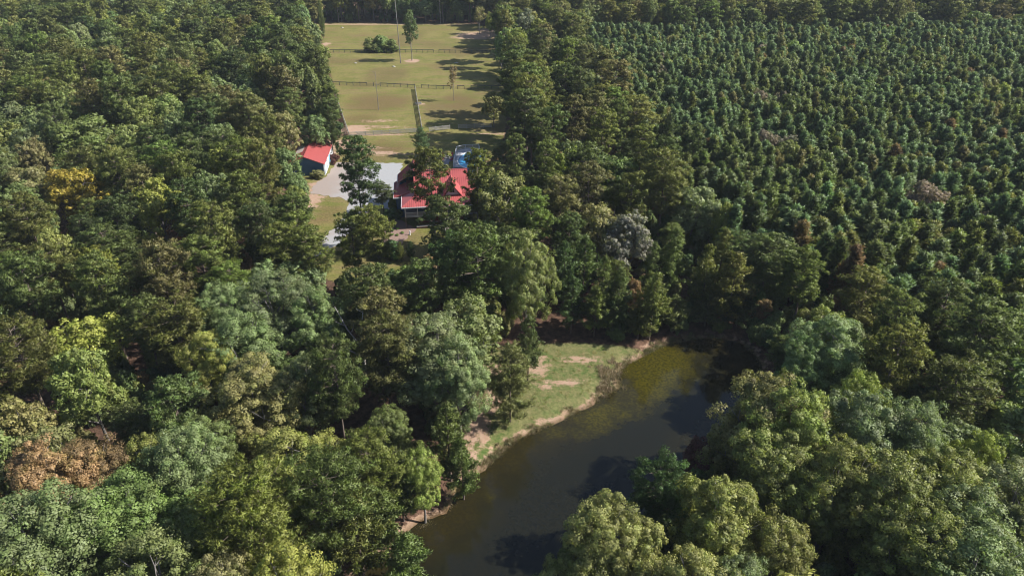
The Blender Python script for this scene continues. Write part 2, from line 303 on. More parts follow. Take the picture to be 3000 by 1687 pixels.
# ------------------------------------------------------------------ crowns
def leaf_block(C,Nn,size,asp,r,kind='quad'):
    """C centres (n,3), Nn normals; returns verts, quads"""
    n=len(C); rnd=r.normal(size=(n,3)); t=np.cross(Nn,rnd); t/=np.linalg.norm(t,axis=1,keepdims=True)+1e-9; bt=np.cross(Nn,t)
    s=(size*r.uniform(.45,1.5,n))[:,None]; a=s*asp
    v=np.stack([C-t*s*.6,C-bt*a*.5+Nn*s*.12,C+t*s*.6,C+bt*a*.5+Nn*s*.12],1).reshape(-1,3)
    i=np.arange(n)*4; return v,np.stack([i,i+1,i+2,i+3],1)
def unit(a): return a/(np.linalg.norm(a,axis=-1,keepdims=True)+1e-9)
def oak_mesh(name,seed,W=10,zb=5,zt=19,leafn=75,leaf=.34,lobes=12,sparse=1.0,puffr=.095):
    r=np.random.default_rng(seed); H=zt-zb; cz=zb+H*.45; rx=W/2; lc=[];lr=[]
    for k in range(lobes):
        t=k/(lobes-1); z=zb+H*(.18+.62*t)+r.normal()*.3; rad=rx*.62*math.sqrt(max(0.02,1-((z-cz)/(H*.62))**2))*r.uniform(.6,1.3); a=k*2.4+r.uniform(-.5,.5)
        if k==lobes-1: rad*=.35
        lc.append((rad*math.cos(a),rad*math.sin(a),z)); lr.append(rx*r.uniform(.26,.5))
    lc=np.array(lc); lr=np.array(lr); pc=[];po=[];pr=[]
    for c,q in zip(lc,lr):
        m=int(40*sparse); d=unit(r.normal(size=(m,3))+np.array((0,0,.25))); pp=c+d*q*r.uniform(.55,1.25,(m,1))*np.array((1,1,1.1))
        inside=(np.linalg.norm(pp[:,None]-lc[None],axis=2)<lr*.66).any(1)
        keep=~inside&(d[:,2]>-.75); pc.append(pp[keep]); po.append(d[keep])
    pc=np.vstack(pc); po=np.vstack(po); o2=unit(pc-np.array((0,0,cz-H*.15))); po=unit(po+o2)
    n=len(pc); pr=W*puffr*r.uniform(.45,1.35,n)
    d=unit(r.normal(size=(n,leafn,3))+po[:,None]*.55); C=pc[:,None]+d*(pr[:,None,None]*r.uniform(.55,1.15,(n,leafn,1)))*np.array((1,1,.85))
    Nn=unit(d*1.1+po[:,None]*.35+r.normal(size=d.shape)*.75+np.array((0,0,.15)))
    tone=np.clip(.5+r.normal(size=(n,1))*.16+r.normal(size=(n,leafn))*.16,0,1)
    v,f=leaf_block(C.reshape(-1,3),Nn.reshape(-1,3),leaf,.75,r)
    on=unit(Nn*.6+d*.75).reshape(-1,3); mb=MB(); 
    th=H*.0+zb+H*.3; mb.tube([(0,0,-.3),(r.normal()*.1,r.normal()*.1,zb*.5),(r.normal()*.2,r.normal()*.2,th),(r.normal()*.4,r.normal()*.4,zb+H*.75)],[.028*W+.05,.024*W,.017*W,.04],7)
    for c,q in zip(lc,lr):
        s0=np.array((0,0,max(zb*.8,c[2]-q*1.7-1))); mid=(s0+c)/2+np.array((0,0,-.3)); mb.tube([s0,mid,c,c+unit(c-s0)*q*.9],[.012*W,.009*W,.005*W,.015],5)
        for _ in range(3):
            e=c+unit(r.normal(size=3)+np.array((0,0,.4)))*q*1.0; mb.tube([c,(c+e)/2+r.normal(size=3)*.15,e],[.004*W,.003*W,.012],4)
    return npmesh(name,v,[f],[M_leaf],tone=np.repeat(tone.ravel(),4),nrm=np.repeat(on,4,0)),mb
def needles(C,D,L,Wd,k,r):
    """C tuft centres, D main dir; k blades each a triangle"""
    n=len(C); d=unit(D[:,None]*.8+r.normal(size=(n,k,3))*.75); t=unit(np.cross(d,r.normal(size=(n,k,3)))); s=(L*r.uniform(.7,1.3,(n,k,1)))
    b=C[:,None]+0*d; v=np.stack([b-t*Wd*.5,b+t*Wd*.5,b+d*s+t*Wd*.15],2).reshape(-1,3); i=np.arange(n*k)*3
    return v,np.stack([i,i+1,i+2],1)
def pine_mesh(name,seed,W=8.5,zb=9,zt=22,tuft=24,blades=6,L=.36,Wd=.13,whorl=.95,puff=.74,peak=.42,per=6.2,rise=.35):
    r=np.random.default_rng(seed); H=zt-zb; pc=[];ps=[];br=MB(); lean=r.normal(size=2)*.03
    z=zb; 
    while z<zt-.4:
        t=(z-zb)/H; prof=(.55+.45*t/peak) if t<peak else math.sqrt(max(0,1-((t-peak)/(1-peak+.02))**2)); 
        for k in range(max(2,int(round(per*r.uniform(.7,1.2))))):
            a=r.uniform(0,2*math.pi); Lb=W/2*prof*r.uniform(.55,1.12); up=rise*(.35+t)*Lb+.1
            b0=np.array((lean[0]*z,lean[1]*z,z)); e=b0+np.array((math.cos(a)*Lb,math.sin(a)*Lb,up)); mid=(b0+e)/2-np.array((0,0,.12*Lb))
            br.tube([b0,mid,e],[.03+.010*Lb,.025+.005*Lb,.015],4,False)
            m=max(2,int(Lb/ .8)); 
            for j in range(m):
                s=.42+.58*(j+.7)/m; c=(1-s)**2*b0+2*s*(1-s)*mid+s*s*e; side=r.normal(size=3)*np.array((.5,.5,.2))*Lb*.33; pc.append(c+side*(1.25-s*.4)+np.array((0,0,.12))); ps.append(puff*r.uniform(.65,1.25)*(1 if t<.85 else .8))
        z+=whorl*r.uniform(.7,1.3)
    pc.append(np.array((lean[0]*zt,lean[1]*zt,zt-.2))); ps.append(puff*.8)
    pc=np.array(pc); ps=np.array(ps); n=len(pc)
    d=unit(r.normal(size=(n,tuft,3))+np.array((0,0,.35))); C=pc[:,None]+d*(ps[:,None,None]*r.uniform(.3,1,(n,tuft,1)))*np.array((1.1,1.1,.6))
    out=unit(np.concatenate([pc[:,:2],np.zeros((n,1))],1)); D=unit(d*.7+out[:,None]*.25+np.array((0,0,.75)))
    v,f=needles(C.reshape(-1,3),D.reshape(-1,3),L,Wd,blades,r)
    nr=unit((C-pc[:,None])/ps[:,None,None]*1.3+out[:,None]*.35+np.array((0,0,.1))).reshape(-1,3); nr=np.repeat(nr,3*blades,0); nr=unit(nr+r.normal(size=nr.shape)*.25)
    tone=np.clip(.5+r.normal(size=(n,1))*.15+r.normal(size=(n,tuft))*.13,0,1)
    br.tube([(0,0,-.3),(lean[0]*zb*.5+r.normal()*.08,lean[1]*zb*.5,zb*.5),(lean[0]*zb,lean[1]*zb,zb),(lean[0]*zt,lean[1]*zt,zt-.3)],[.012*zt+.03,.010*zt,.0075*zt,.03],7)
    return npmesh(name,v,[f],[M_needle],tone=np.repeat(tone.ravel(),3*blades),nrm=nr),br
def cone_mesh(name,seed,W=3.4,zb=2.5,zt=11,tuft=9,blades=5,L=.36,Wd=.13,whorl=.5,joined=False,dense=6,puff=.4,power=.8,rag=.3,upw=.8):
    r=np.random.default_rng(seed); H=zt-zb; pc=[];pd=[];br=MB(); z=zb
    while z<zt-.15:
        t=(z-zb)/H; Lm=W/2*((1-t)**power)*min(1,.55+t*2.5)
        for k in range(dense):
            a=r.uniform(0,6.283); Lb=Lm*r.uniform(1-rag*1.5,1+rag*.6)+.1; b0=np.array((0,0,z)); u=r.uniform(.35,.8); e=b0+np.array((math.cos(a)*Lb,math.sin(a)*Lb,Lb*u))
            m=max(1,int(Lb/.38))
            for j in range(m):
                s=.3+.7*(j+1)/m; pc.append(b0+(e-b0)*s+r.normal(size=3)*.1); pd.append(e-b0)
        z+=whorl*r.uniform(.75,1.25)
    for _ in range(5): pc.append(np.array((0,0,zt-.22*_))); pd.append(np.array((0,0,1.)))
    pc=np.array(pc); pd=unit(np.array(pd)); n=len(pc)
    C=pc[:,None]+r.normal(size=(n,tuft,3))*puff*.5; D=unit(pd[:,None]*.6+r.normal(size=(n,tuft,3))*.3+np.array((0,0,upw)))
    v,f=needles(C.reshape(-1,3),D.reshape(-1,3),L,Wd,blades,r)
    oc=np.concatenate([C[:,:,:2],np.zeros((n,tuft,1))],2); nr=unit((C-pc[:,None])/puff*1.6+unit(oc)*.5+np.array((0,0,.25))).reshape(-1,3); nr=np.repeat(nr,3*blades,0); nr=unit(nr+r.normal(size=nr.shape)*.25)
    tone=np.clip(.5+r.normal(size=(n,1))*.15+r.normal(size=(n,tuft))*.12,0,1)
    br.tube([(0,0,-.2),(0,0,zt*.5),(0,0,zt-.3)],[.009*zt+.03,.006*zt+.02,.02],5)
    return npmesh(name,v,[f],[M_needle],tone=np.repeat(tone.ravel(),3*blades),nrm=nr),br
def kit(fn,name,nv,bark,seed0,**k):
    out=[]
    for i in range(nv):
        c,b_=fn(name,seed0+i,**k); out.append((c,b_.mesh('trunk',bark,True)))
    return out
OAK=kit(oak_mesh,'crown',4,M_barkg,10,W=10,zb=4.5,zt=18,leafn=50,leaf=.33,puffr=.078)
OAKF=kit(oak_mesh,'crown',4,M_barkg,30,W=10,zb=4.5,zt=18,leafn=28,leaf=.5,puffr=.085)
OAKN=kit(oak_mesh,'crown',4,M_barkg,40,W=10,zb=4,zt=17,leafn=180,leaf=.172,lobes=14,puffr=.07)
PINE=kit(pine_mesh,'crown',5,M_bark,50,W=8.5,zb=9.5,zt=22)
PINEF=kit(pine_mesh,'crown',4,M_bark,70,W=8.5,zb=9,zt=21,tuft=12,L=.5,Wd=.22,puff=.9)
PINEN=kit(pine_mesh,'crown',3,M_bark,90,W=9,zb=8,zt=20,tuft=40,L=.28,Wd=.085,puff=.72,whorl=.8,per=6.6)
CONE=kit(cone_mesh,'crown',5,M_bark,110,W=3.6,zb=1.8,zt=11,tuft=11,L=.46,Wd=.13,whorl=.48,puff=.4,power=.95,dense=7,rag=.4,upw=1.6)
CONEM=kit(cone_mesh,'crown',4,M_bark,130,W=6,zb=3,zt=15,tuft=9,L=.34,Wd=.12,whorl=.85,dense=7,puff=.42,power=.65,rag=.5)
CEDAR=kit(cone_mesh,'crown',2,M_bark,150,W=7.5,zb=.8,zt=13,tuft=12,L=.3,Wd=.06,whorl=.55,dense=8,puff=.32,power=.55,rag=.5)
BUSH=kit(oak_mesh,'crown',3,M_barkg,160,W=4,zb=.1,zt=3.2,leafn=60,leaf=.2,lobes=7,puffr=.11)
THIN=kit(oak_mesh,'crown',2,M_barkg,170,W=4.2,zb=4,zt=12,leafn=11,leaf=.26,lobes=9,sparse=.6,puffr=.14)
NARROW=kit(oak_mesh,'crown',2,M_barkg,175,W=5.2,zb=5,zt=20,leafn=60,leaf=.32,lobes=12,sparse=.8,puffr=.12)
LONE=kit(oak_mesh,'crown',1,M_barkg,181,W=6,zb=5.5,zt=21,leafn=34,leaf=.3,lobes=15,sparse=.5,puffr=.1)
# tints (real leaf colours) with the words for them
T={'dark green':(.055,.074,.026),'deep green':(.05,.078,.029),'mid green':(.086,.104,.036),'olive green':(.105,.11,.033),'yellow-green':(.128,.138,.034),'bright green':(.105,.132,.036),
   'grey-green':(.095,.115,.052),'brownish olive':(.118,.108,.046),'bluish green':(.088,.125,.062),'golden yellow':(.3,.23,.04),'orange':(.26,.17,.09),'pale yellow-green':(.19,.19,.07),'rusty brown':(.13,.085,.045),'purplish brown':(.105,.085,.07),'pale grey':(.19,.185,.145),'dark red':(.07,.025,.025)}
for k_ in T: T[k_]=tuple(a*m_*(2.05 if k_ not in('golden yellow','orange','pale grey','pale yellow-green') else 1.25) for a,m_ in zip(T[k_],(.99,1.0,.93)))
TREES=[]   # records: dict(kind,x,y,kit,idx,sx,sz,rz,tint,tname,hero label)
def rec(kind,kitn,x,y,h,wd,tname,label=None,idx=None,z=None,jit=.19):
    base={'OAK':(10,18),'OAKF':(10,18),'OAKN':(10,17),'PINE':(8.5,22),'PINEF':(8.5,21),'PINEN':(9,20),'CONE':(3.6,11),'CONEM':(6,15),'CEDAR':(7.5,13),'BUSH':(4,3.2),'THIN':(4.2,12),'NARROW':(5.2,20),'LONE':(6,21)}[kitn]
    t=np.array(T[tname])*random.uniform(1-jit*.8,1+jit)*np.array([random.uniform(.93,1.07) for _ in range(3)])
    TREES.append(dict(kind=kind,kit=kitn,x=float(x),y=float(y),z=ground_z(x,y) if z is None else z,h=h,w=wd,sx=wd/base[0],sz=h/base[1],rz=random.uniform(0,6.28),tint=t,tname=tname,label=label,idx=idx))
# heroes measured in the photograph: (U,V) of the crown top in a 2576-wide view, height, crown width
def hero(kind,U,V,h,wd,tname,label=None,kitn=None):
    p=F(U,V,h*.93); x,y=p[0],p[1]-wd*.22
    if 1400<U<2010 and 560<V<845:
        while h>3 and (s1(GLADE,x,y)<1.5 or s1(POND,x,y)<2):
            h-=.6; p=F(U,V,h*.93); x,y=p[0],p[1]-wd*.22
        if h<5: return
    dist=math.hypot(y,CAM_H-h*.7)
    if kitn is None: kitn={'P':'PINEN' if dist<100 else 'PINE','O':'OAKN' if dist<112 else 'OAK','S':'CONEM','C':'CEDAR','B':'BUSH'}[kind]
    rec({'P':'pine','O':'broadleaf','S':'conical pine','C':'cedar','B':'shrub'}[kind],kitn,x,y,h,wd,tname,label)
HERO=[('O',718,374,15,8,'grey-green','grey-green tree overhanging the left of the barn roof'),('O',744,445,10,5.5,'grey-green','grey-green tree hiding the left of the barn front'),('O',742,470,9,5,'yellow-green'),('P',735,500,16,8,'mid green'),('P',752,545,16,7.5,'olive green'),('P',770,590,17,8,'olive green','olive pine leaning over the drive mouth'),('P',715,575,17,9,'olive green'),('S',826,272,14,6.5,'dark green','dark conical pine behind the barn at the fence corner'),('O',790,290,13,7,'grey-green'),
('O',690,655,14,9,'grey-green'),('O',760,660,12,8,'grey-green'),('P',893,368,23,8.6,'dark green','tall open-crowned pine standing in front of the gravel yard'),('P',880,548,17,7,'olive green','open-topped pine left of a pair beside the drive'),('P',938,530,18,7.5,'olive green','pine right of a pair between the drive and the mulch bed'),
('P',1085,392,22,8.5,'olive green','tall pine rising in front of the red-roofed house'),('P',1197,398,21,6.6,'olive green','slim pine standing between the house and the pool'),('P',1130,508,20,9.5,'mid green','broad bright pine at the right front of the porch'),('P',1195,585,22,10.5,'mid green','biggest pine below the house, with a long bare pale trunk'),
('P',1145,600,18,8,'deep green','deep green pine just below the porch'),
('O',1325,600,21,8.5,'pale yellow-green','tall pale yellow-green tree behind the glade'),('O',1268,430,19,11,'pale yellow-green','rounded yellowish tree right of the house'),('P',1333,495,20,7.5,'bright green','dense bright green pine right of the yellowish tree'),
('P',1296,352,17,5,'mid green','small bright pine right of the pool'),('P',1362,308,19,6,'mid green'),('P',1378,368,19,7,'bright green'),('P',1440,255,21,8.5,'brownish olive'),('P',1465,184,21,8.5,'mid green'),('P',1545,165,21,10,'brownish olive','wide brownish-olive pine on the edge of the plantation'),
('P',1468,125,21,8,'brownish olive'),('P',1437,50,21,9,'olive green'),('P',1400,32,21,8,'olive green'),('P',1362,85,20,8,'mid green'),('P',1328,150,19,7,'bright green'),('P',1514,293,20,8,'olive green'),('P',1562,268,19,6,'mid green'),('P',1618,328,19,8,'olive green'),('S',1682,295,17,7,'dark green'),('S',1748,322,17,8,'dark green'),
('P',1367,213,19,7,'olive green'),('P',1426,176,19,7,'dark green'),('O',1297,78,18,8,'yellow-green'),('O',1322,27,19,8,'pale grey','pale grey-green thinning tree at the upper edge of the pine belt'),('P',1414,455,20,8,'brownish olive'),('P',1486,430,20,9,'brownish olive'),('P',1587,442,19,7.5,'olive green'),('P',1675,392,22,10,'olive green'),
('O',1752,461,16,10,'grey-green','rounded grey-green tree at the near corner of the pine belt'),('O',1822,512,14,4.5,'yellow-green','slim yellowing tree right of the rounded grey-green one'),('O',1582,536,16,9,'pale grey','pale grey half-bare tree in the middle of the pine belt'),
('S',1698,584,15,6,'mid green'),('S',1520,653,14,5,'mid green'),('S',1472,600,14,6,'mid green'),('S',1421,616,14,6,'deep green'),('S',1648,690,14,6,'olive green'),('S',1645,618,13,4.5,'mid green'),('S',1782,624,15,6,'olive green'),('S',1821,584,15,6,'olive green'),('S',1850,640,16,8,'olive green'),('S',1610,760,13,6,'olive green'),('S',1545,740,12,5,'mid green'),('S',1440,700,13,6,'deep green'),('S',1500,720,13,6,'olive green'),('S',1700,740,12,6,'mid green'),('S',1640,790,11,6,'olive green'),('S',1560,680,13,5,'mid green'),('O',1600,700,10,3,'rusty brown'),('S',1780,730,14,7,'brownish olive'),('S',1860,730,14,7,'dark green'),
('P',1060,668,17,9,'mid green','round-topped bright pine below the lawn'),('S',960,690,14,5,'mid green'),('S',870,700,12,5,'grey-green'),('O',1088,795,18,12,'grey-green','large grey-green tree left of the glade'),('O',1150,850,17,9,'grey-green'),('P',960,815,19,8.5,'brownish olive'),('P',832,850,20,7,'mid green','narrow pine with a long bare leaning trunk'),
('O',560,715,16,10,'grey-green'),('O',690,690,17,13,'grey-green','very broad grey-green tree below the drive'),('O',800,730,16,10,'grey-green'),('O',610,790,16,11,'grey-green'),('O',535,835,15,8,'yellow-green'),('O',640,905,16,12,'brownish olive'),('O',760,900,15,9,'grey-green'),('P',250,655,19,8,'mid green'),('P',400,625,20,9,'brownish olive'),('P',250,632,16,6,'yellow-green'),
('P',75,508,19,9.5,'olive green'),('P',60,655,18,9,'mid green'),('P',45,800,18,10,'olive green'),('O',185,425,16,10,'golden yellow','golden yellow autumn tree in the left forest'),('O',395,455,18,9.5,'yellow-green'),('O',225,295,18,15,'mid green','widest green tree in the left forest, above the golden one'),('P',545,520,20,9,'olive green'),('P',470,470,19,8,'dark green'),
('O',120,1120,16,10,'orange','pinkish orange autumn tree at the lower left edge'),('O',225,1105,14,9,'rusty brown','rusty tree touching the orange one at lower left'),('O',465,1080,17,9,'grey-green'),('O',95,1240,18,13,'grey-green'),('O',330,1190,16,12,'mid green'),('O',400,1330,17,11,'mid green'),('P',645,1168,19,10.5,'yellow-green','bright yellow-green pine at the lower left, fullest of all'),
('O',725,1370,17,9,'yellow-green','light yellow-green leafy tree at the bottom edge'),('P',820,1150,18,9,'mid green'),('S',885,1200,15,7,'olive green'),('S',960,1205,12,6,'mid green'),('S',1125,1010,13,6.5,'mid green'),('O',1056,1118,12,5.5,'bright green','light green tree on the left bank of the pond'),('P',940,1095,15,7.5,'olive green'),('S',1020,1290,12,6,'mid green'),('S',1010,1390,10,6,'bright green'),('S',1000,1120,12,6,'mid green'),('S',1160,1080,11,5,'mid green'),
('C',1283,868,13.5,7.8,'brownish olive','dense feathery evergreen standing alone at the glade edge'),('S',1330,800,12,5,'mid green'),
('O',1925,955,17,12,'brownish olive','big brownish-olive tree leaning over the right bank of the pond'),('O',1990,985,18,11,'olive green'),('O',1950,1080,16,10,'olive green'),('O',2100,800,16,11,'grey-green','large grey-green tree beyond the right bank'),('O',2030,850,14,8,'grey-green'),('O',2170,1000,17,11,'grey-green'),('O',2290,1010,17,9,'grey-green'),('O',2110,1110,17,10,'olive green'),('O',2230,1140,17,11,'olive green'),('O',2370,1130,16,11,'olive green'),('O',2290,1240,16,10,'olive green'),('O',2465,1090,15,6,'yellow-green'),('O',2420,1220,16,10,'grey-green'),('O',2545,1170,16,11,'grey-green'),('O',2450,1310,16,12,'grey-green'),
('O',1535,1240,17,9,'pale yellow-green','pale yellow tree with white limbs overhanging the pond bottom'),('O',1480,1330,14,8,'pale yellow-green'),('P',1680,1165,14,7,'deep green','dark pine at the water edge, lower right'),('O',1820,1205,16,9.5,'olive green','tree with bleached dead limbs beside the dark waterside pine'),('O',1740,1380,15,9,'pale yellow-green'),('O',1950,1300,13,8,'olive green'),('O',1640,1400,13,7,'pale yellow-green'),('S',1963,940,15,3.5,'bright green'),('O',1860,1400,13,7,'grey-green'),('O',2040,1170,14,8,'olive green')]
for hh in HERO: hero(*hh)
# crowns near the pond must not stand in it; keep the visible water open
def blocked(x,y,r):
    if s1(POND,x,y)<r*.35+1.0: return True
    if s1(PAST,x,y)<1.2 or s1(YARD,x,y)<1.5 or s1(GLADE,x,y)<1.5: return True
    return False
# isolated trees and shrubs, measured at their feet
def foot(kind,kitn,u,v,h,wd,tname,label): p=P(u,v); rec(kind,kitn,p[0],p[1],h,wd,tname,label,z=0)
foot('broadleaf','LONE',1207,178,21,6,'dark green','lone tall slender tree on a bare dirt ring in the pasture')
foot('broadleaf','THIN',1330,295,12.5,2.9,'rusty brown','thin rusty-leaved tree standing by the middle pasture fence')
foot('broadleaf','OAK',1447,374,11,7,'brownish olive','small brownish tree in the shade at the pasture corner')
foot('cedar','CEDAR',1237,457,8,5,'bluish green','small grey-green conifer behind the house beside the chairs')
foot('narrow conifer','CEDAR',949,116,17,3.4,'mid green','narrow leaning column-like tree at the far left pasture corner')
foot('broadleaf','OAK',1437,118,12,4,'yellow-green','slim yellow-green tree on the dirt at the far right of the pasture')
foot('broadleaf','THIN',1405,101,13,5,'brownish olive','sparse thin tree on the bare dirt at the far pasture edge')
foot('pine','PINE',1125,628,7.5,5.5,'dark green','low dark pine beside the front corner of the gravel yard')
foot('shrub','BUSH',1156,622,3.6,2.4,'yellow-green','bright lime shrub at the left corner of the porch')
foot('shrub','BUSH',1150,640,2.6,3.8,'deep green','dark shrub below the lime shrub by the porch')
foot('shrub','BUSH',1148,757,3.0,4.2,'deep green','round dark shrub at the lower end of the mulch bed')
foot('shrub','CEDAR',1176,768,4.6,1.9,'olive green','left of two slim upright evergreens on the front lawn')
foot('shrub','CEDAR',1206,762,4.2,2.0,'deep green','right of two slim upright evergreens on the front lawn')
foot('shrub','BUSH',934,521,2.2,3.2,'brownish olive','rounded brownish shrub at the barn corner')
foot('shrub','BUSH',979,470,1.9,2.6,'dark red','dark red shrub against the white barn wall')
foot('shrub','BUSH',978,482,1.2,1.6,'dark red','low dark red shrub nearest the barn doors')
for u,sc,l in ((1088,1,'left'),(1118,1.25,'middle'),(1148,.95,'right')): foot('shrub','BUSH',u,152,4.0*sc,7.5,'mid green',f'{l} of three green bushes clumped by the far fence')
foot('shrub','BUSH',2035,1395,4.5,4.5,'dark red','dark red shrub overhanging the pond on its right bank')
foot('shrub','BUSH',2340,960,7,4,'purplish brown','purplish bare-looking tree in the dark gap by the pond')
TREES[-1].update(x=float(F(2012,850,4)[0]),y=float(F(2012,850,4)[1]))
foot('broadleaf','OAK',2720,640,14,9,'purplish brown','rounded purplish-brown tree standing out of the plantation')
p_=F(2330,465,13); TREES[-1].update(x=float(p_[0]),y=float(p_[1])-2,h=15)
for x_,y_ in ((2.5,179),(4,187),(1.5,194),(5,172),(0.5,201),(6,200),(3,166),(1,213),(2,222)): rec('pine','PINE',x_,y_,random.uniform(22,25),9.5,random.choice(['olive green','mid green']))
# ---- woodland fill
PLANT=np.array([(28,306),(120,309),(330,318),(330,150),(150,64),(98,66),(72,84),(60,96),(50,105),(42,122),(36,145),(33,165),(33,190),(28,225),(26,270)])
def visible_box(x,y,h,mg=160):
    u,v,d=proj((x,y,h*.8)); u2,v2,d2=proj((x,y,0)); 
    return d>0 and -mg<u<3000+mg and v2>-mg*1.2 and v<1687+mg*1.6
cells={}
def near_ok(x,y,r):
    cx,cy=int(x//10),int(y//10)
    for i in(-1,0,1):
        for j in(-1,0,1):
            for (a,b_,q) in cells.get((cx+i,cy+j),()):
                if (a-x)**2+(b_-y)**2<((r+q)*.5)**2: return False
    return True
def put(x,y,r): cells.setdefault((int(x//10),int(y//10)),[]).append((x,y,r))
for t in TREES: put(t['x'],t['y'],min(t['w']*.62,7.5))
# visible openings that must stay open: sight lines over the yard and pond
def hides_opening(x,y,h,wd):
    for fz in (.95,.7):
        for dx in(-.42,0,.42):
            u,v,d=proj((x+dx*wd,y,h*fz))
            g=P(u,v,0)
            if in_gap(g[0],g[1]): return True
            if v<60: continue
            if s1(PAST,g[0],g[1])<-1 or s1(YARD,g[0],g[1])<-3.5 or s1(GLADE,g[0],g[1])<-1.5: return True
            g=P(u,v,WZ)
            if s1(POND,g[0],g[1])<-4 and g[1]<y+40: return True
    return False
GAPS=[(F(390,888),5.0),(F(858,1085),2.6),(F(1210,835),2.6),(F(2200,1340),4.5),(F(1905,1395),2.5),(F(240,925),2.5),(F(2150,1420),4),(F(1168,1190),2.2),(F(1130,1275),1.8),(F(1080,1325),1.6),(F(1885,925),4)]
def in_gap(x,y,m=0):
    return any(math.hypot(x-g[0],y-g[1])<r+m for g,r in GAPS)
def shades_glade(x,y,h):
    for f in(.45,.6,.75,.9):
        if s1(GLADE,x-h*f/math.tan(SUN_EL),y)<-1.5: return True
    return False
PROT=[]
for t in TREES:
    if t['kind'] in('pine','broadleaf') or t['label']:
        u,v,d=proj((t['x'],t['y'],t['h']*.78)); PROT.append((u,v,t['w']*.5*FPX/max(d,1),t['y']))
def hides_measured(x,y,h,wd):
    u,v,d=proj((x,y,h*.85)); r=wd*.5*FPX/max(d,1)
    return any(py>y+1 and math.hypot(u-pu,(v-pv))<pr*.55+r*.65 for pu,pv,pr,py in PROT)
def pickname(kind,x,y):
    q=mn.noise(Vector((x*.035,y*.035,3)))+random.gauss(0,.28)
    if kind=='pine': return random.choice(['olive green','mid green','dark green','olive green','brownish olive','mid green','mid green']) if q<.25 else random.choice(['mid green','olive green','bright green'])
    z=random.random()+(.05 if y<135 else 0)
    if z<.018: return 'rusty brown'
    if z<.045 : return 'brownish olive'
    return random.choice(['grey-green','mid green','grey-green','mid green','brownish olive','olive green','grey-green']) if q<.3 else random.choice(['yellow-green','mid green','olive green'])
for _ in range(30000):
    y=34+random.random()**.85*376; hw=(y*.854+36)*.735+26; x=random.uniform(-hw,hw)
    if s1(PLANT,x,y)<1.5: continue
    r=random.uniform(5.6,8.4)
    if not near_ok(x,y,r) or blocked(x,y,r) or in_gap(x,y,1.5): continue
    belt=x>0 and y>100
    kind='pine' if random.random()<(.82 if belt else (.56 if y>95 else .34)) else 'broadleaf'
    if y>372 : kind='pine' if random.random()<.5 else 'broadleaf'
    h=random.uniform(16,21.5) if kind=='pine' else random.uniform(13.5,18.5); wd=r*random.uniform(1.15,1.4)
    if y>368: h+=3
    if y<120 and x<60: h*=.9
    if not visible_box(x,y,h): continue
    if y<112 and shades_glade(x,y,h): continue
    if hides_measured(x,y,h,wd):
        h*=.6; wd*=.7
        if hides_measured(x,y,h,wd): h*=.6; wd*=.8
        if h<5 or hides_measured(x,y,h,wd): continue
    if hides_opening(x,y,h,wd):
        h2=h*.55
        if random.random()<.5 or hides_opening(x,y,h2,wd*.6): continue
        h=h2; wd*=.65
    dist=math.hypot(y,x,CAM_H)
    if kind=='pine': kn='PINEN' if dist<95 else 'PINE' if dist<215 else 'PINEF'
    else: kn='OAKN' if dist<108 else 'OAK' if dist<215 else 'OAKF'
    rec(kind,kn,x,y,h,wd,pickname(kind,x,y)); put(x,y,r)
for k in range(420):      # low growth along the far edge of the pasture
    x=random.uniform(-125,15); y=random.uniform(371,402); r=2.5
    if not near_ok(x,y,r): continue
    kd=random.random(); h=random.uniform(8,15)
    rec('conical pine' if kd<.4 else 'broadleaf','CONEM' if kd<.4 else 'OAKF',x,y,h,random.uniform(5,7.5),random.choice(['dark green','deep green','mid green','grey-green'])); put(x,y,r)
for k in range(900):      # self-sown leafy trees among the planted pines
    y=70+random.random()**.8*295; x=random.uniform(20,(y*.854+36)*.735+8)
    if s1(PLANT,x,y)>-2 or mn.noise(Vector((x*.025,y*.025,4)))<.0 or not near_ok(x,y,5.5): continue
    if sum(1 for t in TREES if t.get('self'))>70: break
    rec('broadleaf','OAK' if y<210 else 'OAKF',x,y,random.uniform(10.5,13.5),random.uniform(4.2,7.5),random.choice(['grey-green','yellow-green','brownish olive','mid green','bright green','olive green','purplish brown']),z=0); TREES[-1]['self']=1; put(x,y,3)
# ---- plantation: rows of young pines
PL=[]; ROW=0
yy=64.0
while yy<372:
    big=np.clip((150-yy)/60,0,1); sp=2.6+1.2*big; xx=24.0+random.uniform(0,1)
    while xx<325:
        x=xx+random.gauss(0,.6); y=yy+random.gauss(0,.75); xx+=sp
        if s1(PLANT,x,y)>0 or random.random()<.04: continue
        if (x+2<0) or not visible_box(x,y,10,60): continue
        if not near_ok(x,y,1.5): continue
        h=random.uniform(9.0,13.6)+2.4*big+1.2*mn.noise(Vector((x*.07,y*.07,5))); PL.append((x,y,h,random.uniform(4.0,5.6)*(1+.3*big),ROW))
    yy+=sp; ROW+=1
PL.sort(key=lambda a:a[0]**2+a[1]**2)
def plname(x,y):
    q=mn.noise(Vector((x*.03,y*.03,9)))+random.gauss(0,.2); z=random.random()
    if z<.035: return 'bright green'
    if z<.035: return 'yellow-green'
    if z<.042: return 'rusty brown'
    if z<.06: return 'brownish olive'
    return 'bluish green' if (q<.1 or y>250) and z<.7 else ('grey-green' if z<.35 else 'mid green' if z<.8 else 'dark green' if z<.9 else 'olive green')
for a in PL[:300]: rec('plantation pine','CONE',a[0],a[1],a[2],a[3],plname(a[0],a[1]),z=0); TREES[-1]['row']=a[4]
